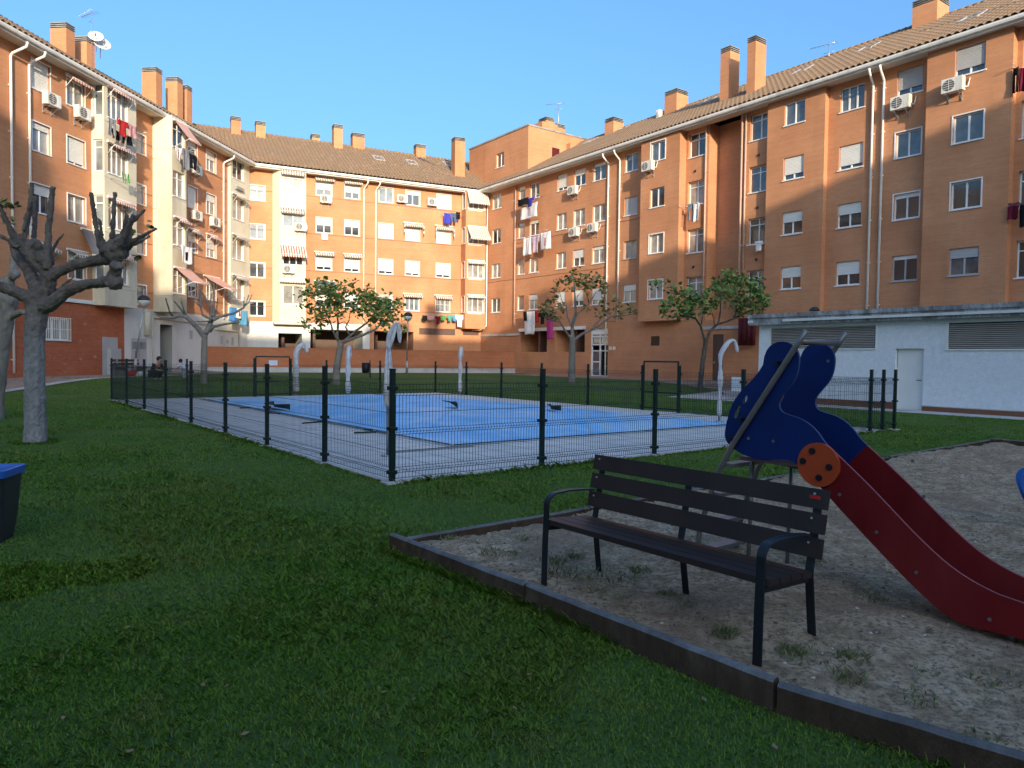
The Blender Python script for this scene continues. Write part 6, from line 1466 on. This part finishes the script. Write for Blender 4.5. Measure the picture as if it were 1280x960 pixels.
# --- sparse tree in front of the right block
q = lambda pts: pxs(pts, 670, 330, 6.4)
small_tree('broadleaf_tree', (714.5, 479), 0, [(q([(285, 880), (288, 740), (295, 600)]), .21, .17, 0), (q([(285, 600), (230, 530), (190, 460), (100, 450), (50, 410)]), .11, .035, -.7), (q([(292, 590), (290, 490), (318, 380), (305, 150)]), .17, .05, .3), (q([(280, 490), (250, 420), (240, 330), (195, 280)]), .08, .03, .6), (q([(240, 340), (210, 300), (180, 200)]), .05, .03, .8),
  (q([(290, 500), (330, 400), (430, 310), (485, 215)]), .09, .03, -.5), (q([(425, 315), (405, 240), (380, 190)]), .06, .03, -.8), (q([(312, 400), (330, 260), (420, 150)]), .05, .025, -.2), (q([(300, 610), (370, 560), (460, 520), (560, 450), (600, 420), (690, 412), (790, 402)]), .13, .035, .7), (q([(460, 500), (540, 410), (640, 340), (665, 290)]), .06, .03, .6), (q([(560, 460), (640, 460)]), .05, .03, .5), (q([(310, 230), (260, 190), (220, 150)]), .04, .025, .2)], 'bark_trunk',
  "sparse young tree with few yellowish leaves beside the right block's entrance door",
  [(x, y, 6, 5, n) for (x, y), n in zip(q([(180, 140), (270, 130), (335, 70), (380, 105), (360, 160), (425, 150), (480, 110), (520, 170), (545, 235), (170, 210), (180, 265), (120, 300), (65, 365), (50, 400), (110, 405), (170, 420), (130, 350), (210, 350), (515, 345), (540, 400), (640, 380), (640, 290), (740, 355), (790, 380), (385, 380), (400, 200), (300, 130), (450, 180), (250, 200)]),
   [3, 4, 3, 4, 4, 4, 3, 3, 3, 2, 3, 3, 3, 4, 3, 3, 2, 2, 3, 2, 4, 2, 4, 3, 2, 3, 3, 2, 2])], 'leaf_olive', .028, .2, 8, rk=.68)
# --- dense small tree left of the slide
q = lambda pts: pxs(pts, 810, 330, 5.647)
small_tree('broadleaf_tree', (874.5, 489), 0, [(q([(368, 850), (385, 700), (408, 545)]), .145, .11, 0), (q([(402, 545), (372, 440), (335, 385), (260, 365), (170, 375)]), .09, .03, -.6), (q([(375, 430), (390, 350)]), .05, .03, .3), (q([(410, 540), (440, 470), (490, 425), (560, 405), (640, 370), (745, 318), (800, 280)]), .11, .03, .7), (q([(495, 425), (512, 330), (515, 200)]), .07, .03, -.6), (q([(468, 440), (465, 390), (445, 310)]), .05, .025, .5), (q([(340, 390), (310, 340)]), .05, .03, -.7), (q([(615, 385), (620, 320), (650, 230)]), .05, .03, .4)], 'bark_dark',
  'leafy young tree with a flat spreading dark green crown left of the slide',
  [(x, y, 12, 8, n) for (x, y), n in zip(q([(90, 150), (170, 175), (120, 320), (190, 280), (250, 230), (280, 300), (330, 260), (340, 330), (400, 230), (410, 310), (230, 350), (440, 170), (520, 120), (500, 190), (580, 110), (600, 180), (640, 130), (680, 190), (740, 160), (700, 250), (760, 230), (800, 250), (650, 280), (720, 310), (780, 300), (640, 340), (560, 240), (300, 190), (150, 340), (470, 260), (820, 280), (690, 130)]),
   [4, 5, 5, 7, 8, 9, 9, 8, 9, 9, 6, 7, 8, 8, 8, 8, 8, 9, 9, 9, 9, 6, 8, 8, 6, 4, 4, 6, 4, 5, 3, 6])], 'leaf_deep', .026, .2, 12, rk=.75, lsp=.32)

# =================================================================== GRASS (one object of real blades)
def make_grass():
    rs = np.random.RandomState(21); C = []
    def scatter(n, d0, d1, hw, h, w, pw=1.0):
        d = np.sqrt(rs.rand(n)*(d1*d1-d0*d0)+d0*d0); x = (rs.rand(n)*2-1)*(hw*d+.8); C.append((x, d, np.full(n, h), np.full(n, w)))
    n = 560000; d = 2.2*(36/2.2)**rs.rand(n); x = (rs.rand(n)*2-1)*(.74*d+.5); C.append((x, d, np.full(n, .025), .0016+.00062*d))
    e = 9000; s = rs.rand(e)        # longer unmown fringe along deck, posts and timber
    P_ = FA0+np.outer(s*13.2, FE1)-np.outer(.05+.13*rs.rand(e)**2, FE2); C.append((P_[:, 0], P_[:, 1], (.02+.06*rs.rand(e)**2), np.full(e, .008)))
    s = rs.rand(e); P_ = FA0+np.outer(s*20, FE2)-np.outer(.05+.12*rs.rand(e)**2, FE1); C.append((P_[:, 0], P_[:, 1], .02+.05*rs.rand(e)**2, np.full(e, .008)))
    for (p, q), n in (((SANDP[0], SANDP[1]), 9000), ((SANDP[0], SANDP[4]), 6000)):
        p, q = np.array(p), np.array(q); dv = (q-p)/np.linalg.norm(q-p); nn = np.array([dv[1], -dv[0]]) if n == 9000 else np.array([-dv[1], dv[0]])
        s = rs.rand(n); Q = p+np.outer(s, q-p)+np.outer(.045+.09*rs.rand(n)**1.5, nn); C.append((Q[:, 0], Q[:, 1], .025+.045*rs.rand(n)**2, np.full(n, .004)))
    for cx, cy, r, n, h in ((-8.56, 13.05, .42, 1500, .06), (-3.55, 5.0, .5, 3500, .06), (-3.0, 5.3, .35, 1800, .05)):
        a = rs.rand(n)*6.283; q = r*np.sqrt(rs.rand(n)); C.append((cx+q*np.cos(a), cy+q*np.sin(a), np.full(n, h), np.full(n, .007)))
    X = np.concatenate([c[0] for c in C]); Y = np.concatenate([c[1] for c in C]); H = np.concatenate([c[2] for c in C]); Wd = np.concatenate([c[3] for c in C])
    A = (np.stack([X, Y], 1)-FA0); a = A@FE1; b = A@FE2
    keep = ~((a > -.05) & (a < 13.2) & (b > -.06) & (b < 20.16)); keep &= ~in_poly(SANDP, X, Y)
    rw = np.stack([X, Y], 1)-FW.o; keep &= ~((rw@FW.n < 1.4) & (rw@FW.t > 27))
    # worn, thin strip right in front of the camera
    keep &= ~((Y < 3.3) & (rs.rand(len(X)) > .35+.5*np.clip((Y-2.6)/.7, 0, 1)))
    X, Y, H, Wd = X[keep], Y[keep], H[keep], Wd[keep]; n = len(X); Z = terr(X, Y)
    pt = smooth_noise(X, Y, 14, 20, .5, 4, .5); H = H*(.45+.75*rs.rand(n)+.8*((rs.rand(n) > .98) & (H < .03)))*(1+.12*np.clip(pt, -3, 3))
    th = rs.rand(n)*6.283; ln = H*(.5+1.1*rs.rand(n)); dx, dy = np.cos(th), np.sin(th); ph = th+1.57+rs.normal(size=n)*.4; wx, wy = np.cos(ph)*Wd/2, np.sin(ph)*Wd/2
    V = np.zeros((n, 5, 3))
    V[:, 0] = np.stack([X-wx, Y-wy, Z], 1); V[:, 1] = np.stack([X+wx, Y+wy, Z], 1)
    V[:, 2] = np.stack([X+wx*.8+dx*ln*.4, Y+wy*.8+dy*ln*.4, Z+H*.62], 1); V[:, 3] = np.stack([X+dx*ln, Y+dy*ln, Z+H*.95], 1); V[:, 4] = np.stack([X-wx*.8+dx*ln*.4, Y-wy*.8+dy*ln*.4, Z+H*.62], 1)
    me = bpy.data.meshes.new('grass'); me.vertices.add(n*5); me.vertices.foreach_set('co', V.ravel()); me.loops.add(n*5); me.loops.foreach_set('vertex_index', np.arange(n*5)); me.polygons.add(n)
    me.polygons.foreach_set('loop_start', np.arange(n)*5); me.polygons.foreach_set('loop_total', np.full(n, 5)); me.materials.append(MATS['grass_blade']); me.update(calc_edges=True)
    o = bpy.data.objects.new('grass', me); COL.objects.link(o); tag(o, 'short mown green grass of the courtyard lawn', 'grass', kind='stuff')
make_grass()
plain('dead_leaf', (.23, .14, .065), .8, .35, 30)
mb = MB(); rs = np.random.RandomState(77)
for i in range(300):
    if i < 110: d = 2.3*(30/2.3)**rs.rand(); x, y = (rs.rand()*2-1)*.74*d, d; z = float(terr(x, y))+.022
    else:
        a, b = rs.uniform(.1, 13), rs.uniform(.1, 20); x, y, _ = PW(a, b); z = .045
        if A0 < a < A1 and B0 < b < B1: z = tz(a, b)+.012
    if i < 110 and (0 < (np.array([x, y])-FA0)@FE1 < 13.2 and 0 < (np.array([x, y])-FA0)@FE2 < 20.1): continue
    if in_poly(SANDP, np.array([x]), np.array([y]))[0]: z = .06
    r = .010+.016*rs.rand(); t = rs.rand()*6.28; c, s_ = math.cos(t), math.sin(t); f = lambda p, q, h: (x+r*(c*p-s_*q), y+r*(s_*p+c*q), z+r*h)
    mb.face([f(-1, 0, .1), f(0, -.55, .3*rs.rand()), f(1, 0, .25), f(0, .55, .5*rs.rand())])
tag(mb.build('dry_leaves', 'dead_leaf', None), 'dry leaf bits scattered on lawn, paving and pool cover', 'leaves', kind='stuff')

# =================================================================== LIGHT, SKY, CAMERA
EL = rad(13.1); TO = np.array([.27, -.963]); TO /= np.linalg.norm(TO)
w = bpy.data.worlds.new('World'); scene.world = w; w.use_nodes = True; nt = w.node_tree; bg = nt.nodes['Background']
sky = nt.nodes.new('ShaderNodeTexSky'); sky.sky_type = 'NISHITA'; sky.sun_disc = False; sky.sun_elevation = EL; sky.sun_rotation = math.atan2(TO[0], TO[1])
sky.altitude = 600; sky.air_density = 1.5; sky.dust_density = 10; sky.ozone_density = 6.6
nt.links.new(sky.outputs[0], bg.inputs[0]); bg.inputs[1].default_value = .15
sd = bpy.data.lights.new('sun', 'SUN'); sd.energy = 2.15; sd.angle = rad(.3); sd.color = (1, .83, .62)
so = bpy.data.objects.new('sun', sd); COL.objects.link(so); tr = Vector((-TO[0]*math.cos(EL), -TO[1]*math.cos(EL), -math.sin(EL))); so.rotation_euler = tr.to_track_quat('-Z', 'Y').to_euler(); so.location = (20, -50, 40)
cd = bpy.data.cameras.new('camera'); cam = bpy.data.objects.new('camera', cd); COL.objects.link(cam); scene.camera = cam
cd.sensor_fit = 'HORIZONTAL'; cd.sensor_width = 36; cd.lens = FPX/1280*36; cd.clip_start = .05; cd.clip_end = 2000
c, s = math.cos(ROLL), math.sin(ROLL); Xc = Vector((1, 0, 0)); Up = Vector((0, math.sin(PITCH), math.cos(PITCH))); Fw = Vector((0, math.cos(PITCH), -math.sin(PITCH)))
r_ = c*Xc+s*Up; u_ = -s*Xc+c*Up; M = Matrix.Identity(4)
for i in range(3): M[i][0] = r_[i]; M[i][1] = u_[i]; M[i][2] = -Fw[i]; M[i][3] = OC[i]
cam.matrix_world = M
vs = scene.view_settings; vs.view_transform = 'Standard'; vs.look = 'None'; vs.gamma = 1; vs.exposure = 1.5; vs.use_curve_mapping = False
scene.render.resolution_x, scene.render.resolution_y = 1280, 960
scene.cycles.diffuse_bounces = 8; scene.cycles.max_bounces = 12
